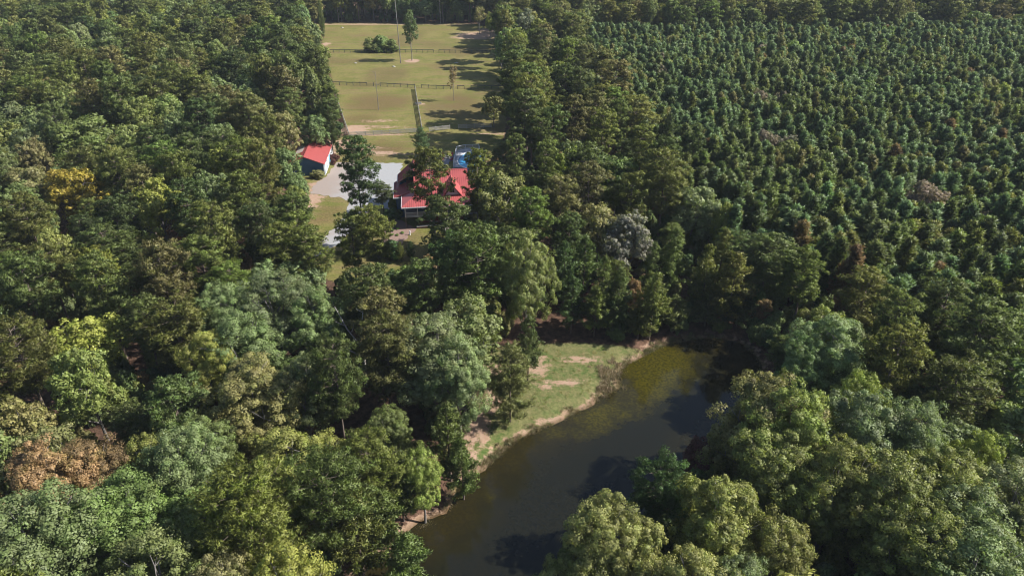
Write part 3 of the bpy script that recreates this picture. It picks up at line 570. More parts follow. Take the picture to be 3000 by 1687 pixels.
print('tris',{k:(sum(len(c.loops)-2*len(c.polygons) for c,_ in v)) for k,v in (('OAK',OAK),('OAKF',OAKF),('OAKN',OAKN),('PINE',PINE),('PINEF',PINEF),('PINEN',PINEN),('CONE',CONE),('CONEM',CONEM),('CEDAR',CEDAR),('BUSH',BUSH))},len(TREES),len(PL))
# ------------------------------------------------------------------ build trees
KITS=dict(OAK=OAK,OAKF=OAKF,OAKN=OAKN,PINE=PINE,PINEF=PINEF,PINEN=PINEN,CONE=CONE,CONEM=CONEM,CEDAR=CEDAR,BUSH=BUSH,THIN=THIN,NARROW=NARROW,LONE=LONE)
NAMES={'pine':('pine_tree','pine'),'broadleaf':('broadleaf_tree','leafy tree'),'conical pine':('young_pine_tree','conical pine'),'plantation pine':('plantation_pine_tree','plantation pine'),'cedar':('evergreen_tree','evergreen'),'shrub':('shrub','shrub'),'narrow conifer':('evergreen_tree','evergreen')}
CARD='first second third fourth fifth sixth seventh eighth ninth tenth eleventh twelfth thirteenth fourteenth fifteenth sixteenth seventeenth eighteenth nineteenth twentieth'.split()+[f'{q}{({1:"st",2:"nd",3:"rd"}.get(q%10,"th"))}' for q in range(21,130)]
def where(t):
    u,v,d=proj((t['x'],t['y'],t['h']*.75)); c=u/3000; r=v/1687
    x,y=t['x'],t['y']
    if r<0.03: row='along the top edge'
    elif r<.14: row='near the top'
    elif r<.26: row='level with the pasture'
    elif r<.36: row='level with the barn'
    elif r<.47: row='level with the lawn'
    elif r<.58: row='at mid height'
    elif r<.70: row='in the lower half'
    elif r<.84: row='near the bottom'
    else: row='along the bottom edge'
    col='far left side' if c<.08 else 'left side' if c<.17 else 'left forest' if c<.27 else 'left forest edge' if c<.36 else 'left of centre' if c<.46 else 'centre' if c<.55 else 'right of centre' if c<.64 else 'inner right side' if c<.75 else 'right side' if c<.9 else 'far right side'
    return row,col,u,v
vis=[];far=[]
cnt={'pine':0,'broadleaf':0}
TREES.sort(key=lambda t:(t['label'] is None, t['x']**2+t['y']**2))
for t in TREES:
    u,v,d=proj((t['x'],t['y'],t['h']*.8)); ub,vb,_=proj((t['x'],t['y'],0)); rr=t['w']*.5*FPX/max(d,1)
    inview=-rr*.6<u<3000+rr*.6 and vb>-8 and v-rr*.4<1687 and d>5
    if t['kind'] in cnt:
        if (not inview and t['label'] is None) or cnt[t['kind']]>=300: far.append(t); continue
        cnt[t['kind']]+=1
    elif not inview and t['label'] is None: far.append(t); continue
    vis.append(t)
for t in vis:
    if t['label']: continue
    row,col,u,v=where(t)
    if t['kind']=='plantation pine': t['grp']='young pines planted in rows on the right'; t['label']=None; t['key']=f"slender {t['tname']} planted pine, {CARD[t['row']]} row back, {col}"; continue
    size='tall' if t['h']>19 else 'low' if t['h']<11 else ('broad' if t['w']>9 else 'mid-sized')
    t['key']=f"{size} {t['tname']} {NAMES[t['kind']][1]} {row}, {col}"; t['uv']=(u,v)
groups={}
for t in vis:
    if not t['label']: groups.setdefault(t['key'],[]).append(t)
ORD=['leftmost','second from left','third from left','fourth from left','fifth from left','sixth from left','seventh from left','eighth from left','ninth from left','tenth from left','eleventh from left','twelfth from left']
for k,g in groups.items():
    g.sort(key=lambda t:proj((t['x'],t['y'],t['h']*.75))[0])
    for i,t in enumerate(g):
        if len(g)==1: t['label']=k
        elif len(g)==2: t['label']=k+(', the left one' if i==0 else ', the right one')
        else: t['label']=k+', '+('rightmost' if i==len(g)-1 else ORD[i] if i<12 else f'{i+1}th from left')
GR={'pine':'tall pines in the woods','broadleaf':'leafy trees in the woods','conical pine':'young conical pines','plantation pine':'young pines planted in rows on the right','shrub':'shrubs around the house and yard','cedar':'evergreens','narrow conifer':'evergreens'}
for t in vis:
    nm,cat=NAMES[t['kind']]; k=KITS[t['kit']]; c,tr=k[random.randrange(len(k))]
    root=thing(nm,t['label'],'shrub' if nm=='shrub' else 'tree',(t['x'],t['y'],t['z']),t['rz'],GR[t['kind']])
    sc=(t['sx'],t['sx'],t['sz'])
    o=obj('crown' if nm!='shrub' else 'foliage',c,root); o.scale=sc; o['tint']=[float(a) for a in t['tint']]
    o2=obj('trunk' if nm!='shrub' else 'stem',tr,root); o2.scale=sc
# ------------------------------------------------------------------ uncounted woods: instanced on points by geometry nodes
def scatter(name,label,cat,recs,protos):
    """recs: (x,y,z,rot,sx,sz,tint,idx)"""
    pc=bpy.data.collections.new(name+'_models')
    for i,(c,tr) in enumerate(protos):
        me=c.copy(); a=bmesh.new(); a.from_mesh(me)
        if tr is not None:
            k=len(me.materials); nf=len(a.faces); a.from_mesh(tr); a.faces.ensure_lookup_table()
            for f in a.faces[nf:]: f.material_index=k
        a.to_mesh(me); a.free()
        if tr is not None: me.materials.append(tr.materials[0])
        o=bpy.data.objects.new(f'{i:02d}_model',me); pc.objects.link(o)
    me=bpy.data.meshes.new(name); me.from_pydata([(r_[0],r_[1],r_[2]) for r_ in recs],[],[])
    def A(n_,ty,key,vals): a=me.attributes.new(n_,ty,'POINT'); a.data.foreach_set(key,np.asarray(vals,np.float32 if key!='value' or ty!='INT' else np.int32).ravel())
    A('rot','FLOAT_VECTOR','vector',[(0,0,r_[3]) for r_ in recs]); A('scl','FLOAT_VECTOR','vector',[(r_[4],r_[4],r_[5]) for r_ in recs]); A('tint','FLOAT_VECTOR','vector',[tuple(r_[6]) for r_ in recs]); A('pick','INT','value',[r_[7] for r_ in recs])
    o=obj(name,me); ng=bpy.data.node_groups.new(name,'GeometryNodeTree'); ng.interface.new_socket('Geometry',in_out='INPUT',socket_type='NodeSocketGeometry'); ng.interface.new_socket('Geometry',in_out='OUTPUT',socket_type='NodeSocketGeometry')
    gi=ng.nodes.new('NodeGroupInput'); go=ng.nodes.new('NodeGroupOutput'); ip=ng.nodes.new('GeometryNodeInstanceOnPoints'); ci=ng.nodes.new('GeometryNodeCollectionInfo')
    ci.inputs['Collection'].default_value=pc; ci.inputs['Separate Children'].default_value=True; ci.inputs['Reset Children'].default_value=True
    def na(nm_,ty):
        x=ng.nodes.new('GeometryNodeInputNamedAttribute'); x.data_type=ty; x.inputs[0].default_value=nm_; return x.outputs[0]
    L=ng.links.new; L(gi.outputs[0],ip.inputs['Points']); L(ci.outputs[0],ip.inputs['Instance']); ip.inputs['Pick Instance'].default_value=True
    L(na('pick','INT'),ip.inputs['Instance Index']); e2r=ng.nodes.new('FunctionNodeEulerToRotation'); L(na('rot','FLOAT_VECTOR'),e2r.inputs[0]); L(e2r.outputs[0],ip.inputs['Rotation']); L(na('scl','FLOAT_VECTOR'),ip.inputs['Scale']); L(ip.outputs[0],go.inputs[0])
    md=o.modifiers.new('scatter','NODES'); md.node_group=ng
    return tag(o,label,cat,kind='stuff')
rs=[]
for a in PL[300:]:
    tn=plname(a[0],a[1]); t=np.array(T[tn])*random.uniform(.85,1.15); rs.append((a[0],a[1],0,random.uniform(0,6.28),a[3]/3.6,a[2]/11,t,random.randrange(5)))
for a in PL:      # smaller pines between the rows
    x,y=a[0]+random.uniform(1,1.7),a[1]+random.uniform(1,1.7)
    if random.random()<.8 and s1(PLANT,x,y)<0: rs.append((x,y,0,random.uniform(0,6.28),a[3]/3.6*random.uniform(.75,1),a[2]/11*random.uniform(.62,.88),np.array(T[plname(x,y)])*random.uniform(.85,1.1),random.randrange(5)))
scatter('far_plantation_pines','dense mass of planted pines running back to the far right','pines',rs,CONE)
allp=[('PINEF',i) for i in range(4)]+[('OAKF',i) for i in range(4)]; rs=[]
for t in far:
    if t['kind']=='plantation pine': continue
    i=(0 if 'pine' in t['kind'] or t['kind']=='cedar' else 4)+random.randrange(4)
    rs.append((t['x'],t['y'],t['z'],t['rz'],t['w']/(8.5 if i<4 else 10),t['h']/(21 if i<4 else 18),t['tint'],i))
scatter('far_woods','woodland trees in the far distance beyond the counted ones','woods',rs,[KITS[a][i] for a,i in allp])
# undergrowth: uncounted bushes and saplings below the trees, dead brush along the shore
rs=[]
for _ in range(9000):
    y=36+random.random()*360; hw=(y*.854+36)*.735+6; x=random.uniform(-hw,hw)
    if s1(PLANT,x,y)<0 or blocked(x,y,1.0) or in_gap(x,y): continue
    if mn.noise(Vector((x*.09,y*.09,1)))<-.05 and x<28: continue
    s=random.uniform(.35,1.1); tn=random.choice(['mid green','dark green','olive green','deep green','rusty brown','grey-green','brownish olive'])
    rs.append((x,y,ground_z(x,y),random.uniform(0,6.28),s,s*random.uniform(.9,1.6),np.array(T[tn])*.9,random.randrange(3)))
scatter('undergrowth','low bushes and saplings filling the forest floor','undergrowth',rs,[(c,None) for c,_ in BUSH])
rs=[]
for i in range(len(POND)-1):
    a,b_=POND[i],POND[i+1]; L=np.linalg.norm(b_-a); 
    for k in range(int(L*(9 if 4<=i<=15 else 4))):
        p=a+(b_-a)*random.random(); nrm=np.array(((b_-a)[1],-(b_-a)[0]))/L; c0=POND.mean(0); nrm=nrm if nrm@(p-c0)>0 else -nrm; p=p+nrm*random.uniform(-.1,1.6)*random.random(); s=random.uniform(.08,.22)
        rs.append((p[0],p[1],ground_z(p[0],p[1])-.03,random.uniform(0,6.28),s*1.5,s,np.array(random.choice([(.24,.17,.1),(.2,.16,.08),(.15,.15,.06),(.3,.22,.14)])),random.randrange(3)))
br0=P(1815,1105)
for k in range(90):
    x=br0[0]+random.gauss(-1.0,1.3); y=br0[1]+random.gauss(.5,2.0); s=random.uniform(.15,.42); rs.append((x,y,ground_z(x,y),random.uniform(0,6.28),s,s*.9,np.array(random.choice([(.26,.19,.13),(.16,.13,.08),(.32,.24,.17)])),random.randrange(3)))
BR=[]
for q in range(3):
    r=random.Random(q+20); tb=MB()
    for k in range(70):
        a=r.uniform(0,6.28); x=r.gauss(0,.9); y=r.gauss(0,.9); h=r.uniform(.5,1.9); dx,dy=math.cos(a)*h*r.uniform(.2,.9),math.sin(a)*h*r.uniform(.2,.9); w_=.16
        tb.add([(x-w_*math.sin(a),y+w_*math.cos(a),0),(x+w_*math.sin(a),y-w_*math.cos(a),0),(x+dx,y+dy,h)],[(0,1,2)])
    bm2=tb.mesh('brush',M_leaf); at=bm2.attributes.new('tone','FLOAT','POINT'); at.data.foreach_set('value',np.array([r.random() for _ in bm2.vertices],np.float32)); BR.append((bm2,None))
scatter('shore_brush','brown dead weeds and low brush along the pond shore','brush',rs,BR)
# grass tufts in the glade and on the lawns
tm=MB(); r=random.Random(3)
for k in range(26):
    a=r.uniform(0,6.28); x=r.gauss(0,.16); y=r.gauss(0,.16); h=r.uniform(.08,.24); dx,dy=math.cos(a)*h*.5,math.sin(a)*h*.5
    tm.add([(x-.02,y,0),(x+.02,y,0),(x+dx,y+dy,h)],[(0,1,2)])
gm_=tm.mesh('tuft',M_leaf); at=gm_.attributes.new('tone','FLOAT','POINT'); at.data.foreach_set('value',np.full(len(gm_.vertices),.5,np.float32)); rs=[]
for _ in range(1500):
    if True: x=random.uniform(-12,28); y=random.uniform(60,110); ok=s1(GLADE,x,y)<0
    else: x=random.uniform(-62,-2); y=random.uniform(115,240); ok=(s1(YARD,x,y)<0 or s1(PAST,x,y)<0) and s1(PAD,x,y)>.3 and s1(DRV,x,y)>.3
    if not ok: continue
    if mn.noise(Vector((x*.35,y*.35,1)))<-.1: continue
    s=random.uniform(.6,1.5); rs.append((x,y,ground_z(x,y)+.02,random.uniform(0,6.28),s,s,np.array(random.choice([(.2,.25,.07),(.25,.25,.09),(.36,.3,.15)])),0))
scatter('grass_tufts','tufts of rough grass on the glade, lawn and pasture','grass',rs,[(gm_,None)])
# ------------------------------------------------------------------ dead trees
def dead_tree(label,x,y,h,seed,n=12,spread=.35,z=0,m=M_dead,fork=False,r0=.16,nm='dead_tree'):
    r=random.Random(seed); root=thing(nm,label,'dead tree',(x,y,z),0)
    tk=MB(); lx,ly=r.gauss(0,.5),r.gauss(0,.4)
    if fork:
        tk.tube([(0,0,-.3),(0.1,0,h*.45)],[r0,r0*.75],7); tips=[((0.1,0,h*.45),(-h*.22,.3,h*.95)),((.1,0,h*.45),(h*.07,-.2,h*.98)),((.1,0,h*.35),(-h*.3,-.5,h*.62))]
        for a,b in tips: tk.tube([a,((a[0]+b[0])/2-.3,(a[1]+b[1])/2,(a[2]+b[2])/2-.2),b],[r0*.7,r0*.5,.03],5)
    else: tips=[((0,0,0),(lx,ly,h))]; tk.tube([(0,0,-.3),(lx*.4,ly*.3,h*.5),(lx,ly,h)],[r0,r0*.7,.03],7)
    tk.build('trunk',m,root,True)
    for k in range(n):
        a,b=tips[k%len(tips)]; s=r.uniform(.4,.95); c=Vector(a)*(1-s)+Vector(b)*s; 
        if not fork: c=Vector((lx*s,ly*s,h*s))
        an=r.uniform(0,6.28); L=h*spread*r.uniform(.4,1)*(1.2-s*.7); e=c+Vector((math.cos(an)*L,math.sin(an)*L,L*r.uniform(.2,.9))); mb=MB(); mid=(c+e)/2+Vector((0,0,-.1*L)); mb.tube([c,mid,e],[.06,.04,.012],4)
        for q in range(2): e2=mid+Vector((r.gauss(0,L*.3),r.gauss(0,L*.3),L*.35)); mb.tube([mid,e2],[.03,.01],4)
        mb.build('branch',m,root)
p=F(925,850,6); dead_tree('bleached forked dead tree rising above the pines below the lawn',p[0],p[1]-4,15,1,9,.16,fork=True,r0=.22)
p=P(1492,246); dead_tree('whitened dead tree at the right edge of the pasture',p[0]-1,p[1],11,2,14,.3,r0=.15)
p=P(1484,225); dead_tree('short leaning dead branches beside the whitened tree',p[0]-1.2,p[1]+10,7,5,12,.4,r0=.1)
p=P(1109,322); dead_tree('thin leafless sapling in the left near paddock',p[0],p[1],12.5,3,5,.16,m=M_barkg,r0=.12)
p=P(1395,74); dead_tree('bare pale trunk against the dark far woods, right',p[0]-18,p[1]+2,15,6,6,.12,m=M_barkg,r0=.22)
p=P(992,68); dead_tree('bare pale trunk against the dark far woods, left',p[0],p[1]+1,17,7,8,.15,m=M_barkg,r0=.24)
p=P(1530,1480); p=F(1790,1290,9); dead_tree('bleached dead limbs beside the olive tree at the pond end',p[0],p[1]-1,14,8,12,.25,r0=.16)
pb=P(1174,186); pole=thing('pole','very tall thin bare pole standing beside the lone pasture tree','pole',(pb[0],pb[1],0))
MB().tube([(0,0,-.3),(-.1,0,12),(-.35,.2,27)],[.19,.15,.09],7).build('shaft',M_barkg,pole,True)
MB().bar((-.9,.2,24.5),(.5,.2,24.7),.1,.1).build('crossarm',M_barkg,pole)
# ------------------------------------------------------------------ fences
PM={}
def fence(label,pts,h=1.35,rails=(.35,.75,1.15),wire=False,sp=2.42,gap=()):
    fm=M_fdark if wire else M_fence; sfx='d' if wire else ''
    root=thing('fence',label,'fence',(pts[0][0],pts[0][1],0),0,'wooden paddock fences')
    if 'post'+sfx not in PM: PM['post'+sfx]=MB().box((0,0,.65),(.16,.16,1.5)).mesh('post',fm)
    a0=Vector((pts[0][0],pts[0][1],0)); prev=None; k=0
    for i in range(len(pts)-1):
        a=Vector((pts[i][0],pts[i][1],0)); b=Vector((pts[i+1][0],pts[i+1][1],0)); L=(b-a).length; n=max(1,int(round(L/sp))); d=(b-a)/n; an=math.atan2(d.y,d.x)
        key=('rail'+sfx,round(d.length,2))
        if key not in PM: PM[key]=MB().box((d.length/2,0,0),(d.length-.02,.06,.2 if wire else .16)).mesh('rail',fm)
        for j in range(n+1):
            if j==0 and i>0: continue
            p=a+d*j-a0; o=obj('post',PM['post'+sfx],root); o.location=p+Vector((random.gauss(0,.02),random.gauss(0,.02),random.gauss(0,.03))); o.rotation_euler=(random.gauss(0,.02),random.gauss(0,.02),an)
            if j<n and k not in gap:
                for z in rails:
                    o=obj('rail',PM[key],root); o.location=p+Vector((0,0,z+random.gauss(0,.02)))+Vector((d.y,-d.x,0)).normalized()*.09; o.rotation_euler=(0,random.gauss(0,.006),an)
            k+=1
        if wire:
            mb=MB()
            for z in (.15,.4,.65,.9): mb.bar(a-a0+Vector((0,0,z)),b-a0+Vector((0,0,z)),.025,.025)
            for j in range(n*6): q=a-a0+d*(j/6); mb.bar(q+Vector((0,0,.1)),q+Vector((0,0,1.15)),.015,.015)
            o=mb.build('wire_mesh',M_dark,root); tag(o,kind='stuff')
fence('farthest of the paddock fences, one rail over wire, crossing the pasture',[P(945,155),P(1270,155),P(1430,157)],1.35,(1.2,),True)
fence('middle paddock fence with wire, crossing the pasture',[P(975,250),P(1075,252),P(1215,258),P(1320,262),P(1480,260)],1.35,(1.2,),True,gap=(5,6,19))
fence('nearest paddock fence of weathered rails behind the yard',[P(1023,400),P(1237,388),P(1318,379),P(1440,374)],1.35,(.3,.62,.94,1.24))
fence('fence dividing the two near paddocks, running away from the yard',[P(1237,388),P(1216,262)],1.35,(.3,.62,.94,1.24))
fence('fence along the left side of the near paddock by the trees',[P(1023,400),P(985,290)],1.35,(.3,.62,.94,1.24))
fence('broken rail fence running back along the right pasture edge',[P(1488,262),P(1455,150)],1.2,(.8,1.15),gap=(2,3,4,9,10,15))
tr=thing('water_trough','grey water trough on the dirt beside the dividing fence','trough',tuple(P(1226,306)),0.2)
q=MB(); [q.box(c,d) for c,d in (((0,.45,.3),(2,.06,.6)),((0,-.45,.3),(2,.06,.6)),((.97,0,.3),(.06,.84,.6)),((-.97,0,.3),(.06,.84,.6)),((0,0,.08),(1.88,.84,.06)))]; q.build('tank',M_stone,tr)
MB().box((0,0,.5),(1.87,.83,.01)).build('water',M_glass,tr)
# ------------------------------------------------------------------ barn
bx,by=P(953,514)[:2]; BR=R(5)
barn=thing('barn','long blue and white barn with a bright red metal roof at the forest edge','barn',(bx,by,0),BR)
BW,BL,BE,BT=9.4,15.0,3.2,5.2     # local: x from -BW..0, y 0..BL
wl=MB(); wl.add([(-BW,.1,0),(0,.1,0),(0,.1,BE),(-BW/2,.1,BT-.1),(-BW,.1,BE)],[(0,1,2,3,4)]); wl.add([(-BW,BL,0),(0,BL,0),(0,BL,BE),(-BW/2,BL,BT-.1),(-BW,BL,BE)],[(4,3,2,1,0)])
wl.add([(-BW,.1,0),(-BW,BL,0),(-BW,BL,BE),(-BW,.1,BE)],[(3,2,1,0)]); wl.build('wall',M_blue,barn)
for i in range(int(BE/.2)):
    z=.1+i*.2; MB().box((-BW/2,.08,z),(BW-.3,.03,.17),0,('X',.12)).build('siding_board',M_blue,barn)
rw=MB().box((-.05,BL/2,BE/2),(.1,BL-.1,BE)).build('side_wall',M_white,barn); tag(rw,'white side wall facing the yard')
def rect(x,y0,y1,z0,z1,m,name,par,th=.08): return MB().box((x,(y0+y1)/2,(z0+z1)/2),(th,y1-y0,z1-z0)).build(name,m,par)
M_dooror=plain('door_white',(0.72,0.74,0.77),0.5,.05); M_ltblue=plain('light_blue_door',(0.2,0.42,0.52),0.5,.05)
for y0 in (.9,4.6):
    g=rect(.04,y0,y0+3.0,.02,2.5,M_dooror,'garage_door',barn)
    for k in range(4): MB().box((.09,y0+1.5,.33+k*.61),(.03,2.9,.55)).build('door_panel',M_dooror,g)
    for yy_ in (y0-.12,y0+3.12): rect(.05,yy_-.08,yy_+.08,0,2.65,M_blue,'door_trim',barn,.1)
d=rect(.04,8.5,9.6,.02,2.15,M_ltblue,'door',barn); MB().box((.1,9.4,1.05),(.06,.1,.1)).build('handle',M_dark,d)
for y0 in (10.4,12.6):
    wn=rect(.03,y0,y0+1.2,1.0,2.2,M_glass,'window',barn,.06); 
    fr=MB(); fr.box((.07,y0+.6,.98),(.05,1.4,.1)).box((.07,y0+.6,2.24),(.05,1.4,.1)).box((.07,y0+.6,1.6),(.04,1.2,.05)).box((.07,y0-.06,1.6),(.05,.1,1.2)).box((.07,y0+1.26,1.6),(.05,.1,1.2)); fr.build('frame',M_white,wn)
rf=MB(); ov=.35; sl=(BT-BE)/(BW/2); ze=BE-ov*sl+.12
rf.poly([(ov,-ov,ze),(ov,BL+ov,ze),(-BW/2,BL+ov,BT+.12),(-BW/2,-ov,BT+.12)],.1); rr=rf.build('roof',M_red,barn)
rf=MB(); rf.poly([(-BW/2,-ov,BT+.12),(-BW/2,BL+ov,BT+.12),(-BW-ov,BL+ov,ze),(-BW-ov,-ov,ze)],.1); rl=rf.build('roof',M_red,barn)
sm=MB()
for k in range(34):
    y=-ov+.05+k*.465
    if y<BL+ov: sm.bar((ov,y,ze+.02),(-BW/2,y,BT+.14),.04,.05); sm.bar((-BW-ov,y,ze+.02),(-BW/2,y,BT+.14),.04,.05)
tag(sm.build('roof_rib',M_red,rr),kind='stuff')
MB().bar((-BW/2,-ov-.02,BT+.16),(-BW/2,BL+ov+.02,BT+.16),.3,.06).build('ridge_cap',M_red,barn)
tag(MB().poly([(-BW/2-1.2,5,BT+.16-1.2*sl),(-BW/2-1.2,11,BT+.16-1.2*sl),(-BW/2-3.4,11,BT+.16-3.4*sl),(-BW/2-3.4,5,BT+.16-3.4*sl)],.03).build('roof_panel',M_concrete,barn),'pale grey patch on the far roof slope')
for x,y in ((0,0),(0,BL),(-BW,0)): MB().box((x-.06 if x==0 else x+.06,y+.04,BE/2),(.24,.2,BE)).build('corner_board',M_white,barn)
MB().bar((0,-ov-.05,ze-.0),(0-.0,-ov-.05,ze-.01),.01,.01)
for a,b_ in (((ov,-ov-.03,ze-.05),(-BW/2,-ov-.03,BT+.05)),((-BW/2,-ov-.03,BT+.05),(-BW-ov,-ov-.03,ze-.05))): MB().bar(a,b_,.05,.16).build('fascia',M_red,barn)
# ------------------------------------------------------------------ house
HR=R(7); HZ=1.6; hx,hy=P(1187,636,1.2+HZ)[:2]
house=thing('house','blue house with red standing-seam roof and white-railed porch','house',(hx,hy,HZ),HR)
X1=14.2; XM=2.6; YM=2.6; ZM=5.2; YR=8.2; ZR=8.6; YB=13.6     # main block
def roofpoly(pts,name='roof',rib=None,m=M_red):
    mb=MB(); mb.poly(pts,.12); o=mb.build(name,m,house)
    if rib:
        # rib: (axis along eave direction a->b, eave pts p0,p1, top pts q0,q1)
        s=MB(); p0,p1,q0,q1=[Vector(p) for p in rib]; n=max(2,int((p1-p0).length/.46))
        for k in range(n+1):
            t=k/n; s.bar(p0.lerp(p1,t)+Vector((0,0,.03)),q0.lerp(q1,t)+Vector((0,0,.03)),.04,.06)
        tag(s.build('roof_rib',m,o),kind='stuff')
    return o
# walls
MB().box(((XM+X1)/2,(YM+YB)/2,1.8),(X1-XM,YB-YM,6.7)).build('wall',M_blue,house)
gw=MB(); gw.add([(XM,YM,5.15),(XM,YB,5.15),(XM,YR-.1,ZR-.2),(XM+.2,YM,5.15),(XM+.2,YB,5.15),(XM+.2,YR-.1,ZR-.2)],[(0,2,1),(3,4,5),(0,1,4,3),(1,2,5,4),(2,0,3,5)]); gw.add([(X1,YM,5.15),(X1,YB,5.15),(X1,YR-.1,ZR-.2),(X1-.2,YM,5.15),(X1-.2,YB,5.15),(X1-.2,YR-.1,ZR-.2)],[(0,1,2),(3,5,4),(0,3,4,1),(1,4,5,2),(2,5,3,0)]); gw.build('gable_wall',M_blue,house)
# main roof slopes
roofpoly([(XM-.3,YM-.1,ZM+.05),(X1+.3,YM-.1,ZM+.05),(X1+.3,YR,ZR),(XM-.3,YR,ZR)],rib=((XM-.25,YM-.1,ZM+.05),(X1+.25,YM-.1,ZM+.05),(XM-.25,YR,ZR),(X1+.25,YR,ZR)))
roofpoly([(XM-.3,YR,ZR),(X1+.3,YR,ZR),(X1+.3,YB+.3,ZM+.0),(XM-.3,YB+.3,ZM+.0)],rib=((XM-.25,YB+.3,ZM),(X1+.25,YB+.3,ZM),(XM-.25,YR,ZR),(X1+.25,YR,ZR)))
# rear left wing, ridge running back
WX0,WXR,WX1,WY0,WY1,WZE,WZR=-1.6,2.4,6.4,YR-.4,16.2,4.7,8.3
MB().box(((WX0+WX1)/2+.15,(YB-2+WY1-.3)/2,1.5),(WX1-WX0-.7,WY1-.3-YB+2,6.2)).build('wing_wall',M_blue,house)
g=MB(); g.add([(WX0+.4,WY1-.4,4.6),(WX1-.4,WY1-.4,4.6),(WXR,WY1-.4,WZR-.2),(WX0+.4,WY1-.6,4.6),(WX1-.4,WY1-.6,4.6),(WXR,WY1-.6,WZR-.2)],[(0,1,2),(3,5,4),(0,3,4,1),(1,4,5,2),(2,5,3,0)]); g.build('wing_gable',M_blue,house)
roofpoly([(WX0,11.2,WZE),(WXR,11.2-3.0,WZR),(WXR,WY1,WZR),(WX0,WY1,WZE)],rib=((WX0,11.4,WZE),(WX0,WY1-.1,WZE),(WXR,11.4,WZR),(WXR,WY1-.1,WZR)))
roofpoly([(WXR,WY0,WZR-.01),(WX1,WY0+2.5,WZE),(WX1,WY1,WZE),(WXR,WY1,WZR-.01)],rib=((WX1,11.2,WZE),(WX1,WY1-.1,WZE),(WXR,11.2,WZR),(WXR,WY1-.1,WZR)))
MB().bar((WXR,9,WZR+.04),(WXR,WY1+.02,WZR+.04),.25,.06).build('ridge_cap',M_red,house)
MB().bar((XM-.3,YR,ZR+.04),(X1+.3,YR,ZR+.04),.25,.06).build('ridge_cap',M_red,house)
# side shed roof on the left
SX,SY0,SY1,SZ=-2.5,5.4,14.4,3.5
roofpoly([(SX,SY0,SZ),(XM,SY0,5.15),(XM,11.1,5.15),(WX0+.1,SY1,4.1),(SX,SY1,SZ)],'roof',rib=((SX+.02,SY0+.05,SZ),(SX+.02,SY1-.1,SZ),(XM-.2,SY0+.05,5.1),(-1.5,SY1-.1,3.95)))
MB().box(((SX+.5+XM)/2,(SY0+.6+SY1-.3)/2,.9),(XM-SX-.6,SY1-SY0-1.0,5.0)).build('side_wall',M_blue,house)
for a,b_ in (((SX-.03,SY0-.04,SZ-.09),(SX-.03,SY1,SZ-.09)),((SX-.06,SY0-.05,SZ-.09),(-.62,SY0-.05,SZ-.02))): MB().bar(a,b_,.07,.2).build('gutter',M_white,house)
# porch roof: front slope, left hip, right hip
EX0,EX1,EY,EZ=-.6,X1+2.4,-1.0,3.9
hz=5.2; hk=YM-EY
roofpoly([(EX0,EY,EZ),(EX1,EY,EZ),(EX1-hk+.4,YM,hz),(EX0+hk-.35,YM,hz)],rib=((EX0+hk-.3,EY,EZ),(EX1-hk+.3,EY,EZ),(EX0+hk-.3,YM,hz),(EX1-hk+.3,YM,hz)))
s=MB()
for k in range(1,7): x=EX0+k*.46; t=(x-EX0)/(hk-.3); s.bar((x,EY,EZ+.03),(x,EY+hk*t,EZ+(hz-EZ)*t+.03),.04,.06)
tag(s.build('roof_rib',M_red,house),kind='stuff')
roofpoly([(EX0,EY,EZ-.01),(EX0+hk-.35,YM,hz-.01),(EX0+hk-.35,SY0+.3,hz-.01),(EX0,SY0+.1,EZ-.01)],'roof')
roofpoly([(EX1-hk+.4,YM,hz-.01),(EX1,EY,EZ-.01),(EX1,YB-2,EZ-.01),(EX1-hk+.4,YB-2,hz-.01)],'roof')
MB().bar((EX0,EY,EZ+.05),(EX0+hk-.35,YM,hz+.05),.16,.05).build('hip_cap',M_red,house)
MB().bar((EX0-.06,EY-.05,EZ-.1),(EX1+.06,EY-.05,EZ-.1),.08,.22).build('gutter',M_white,house)
MB().bar((EX0-.05,EY,EZ-.1),(EX0-.05,SY0,EZ-.1),.08,.22).build('gutter',M_white,house)
MB().bar((WX0-.05,11.3,WZE-.08),(WX0-.05,WY1,WZE-.08),.08,.2).build('gutter',M_white,house)
# cross gable on the right of the front slope
cx0,cx1,cm=8.6,12.8,10.7; zt_=7.9
roofpoly([(cx0,1.6,5.0),(cm,1.2,zt_),(cm,6.9,zt_),(cx0,4.4,6.0)],rib=((cx0,1.8,5.05),(cx0,3.4,5.3),(cm,1.5,zt_),(cm,5.4,zt_)))
roofpoly([(cm,1.2,zt_-.01),(cx1,1.6,5.0),(cx1,4.4,6.0),(cm,6.9,zt_-.01)],rib=((cx1,1.8,5.05),(cx1,3.4,5.3),(cm,1.5,zt_),(cm,5.4,zt_)))
MB().poly([(cx0+.4,1.9,5.2),(cx1-.4,1.9,5.2),(cx1-.4,1.95,5.2),(cx0+.4,1.95,5.2)],.3)
g=MB(); g.add([(cx0+.5,2.1,4.9),(cx1-.5,2.1,4.9),(cm,2.1,zt_-.4),(cx0+.5,2.4,4.9),(cx1-.5,2.4,4.9),(cm,2.4,zt_-.4)],[(0,1,2),(3,5,4),(0,3,4,1),(1,4,5,2),(2,5,3,0)]); gg=g.build('dormer_wall',M_white,house)
wn=MB().box((cm,2.06,6.1),(.9,.05,1.0)).build('window',M_glass,house); MB().box((cm,2.03,6.1),(.05,.05,1.0)).box((cm,2.03,5.56),(1.1,.07,.09)).box((cm,2.03,6.64),(1.1,.07,.09)).build('frame',M_white,wn)
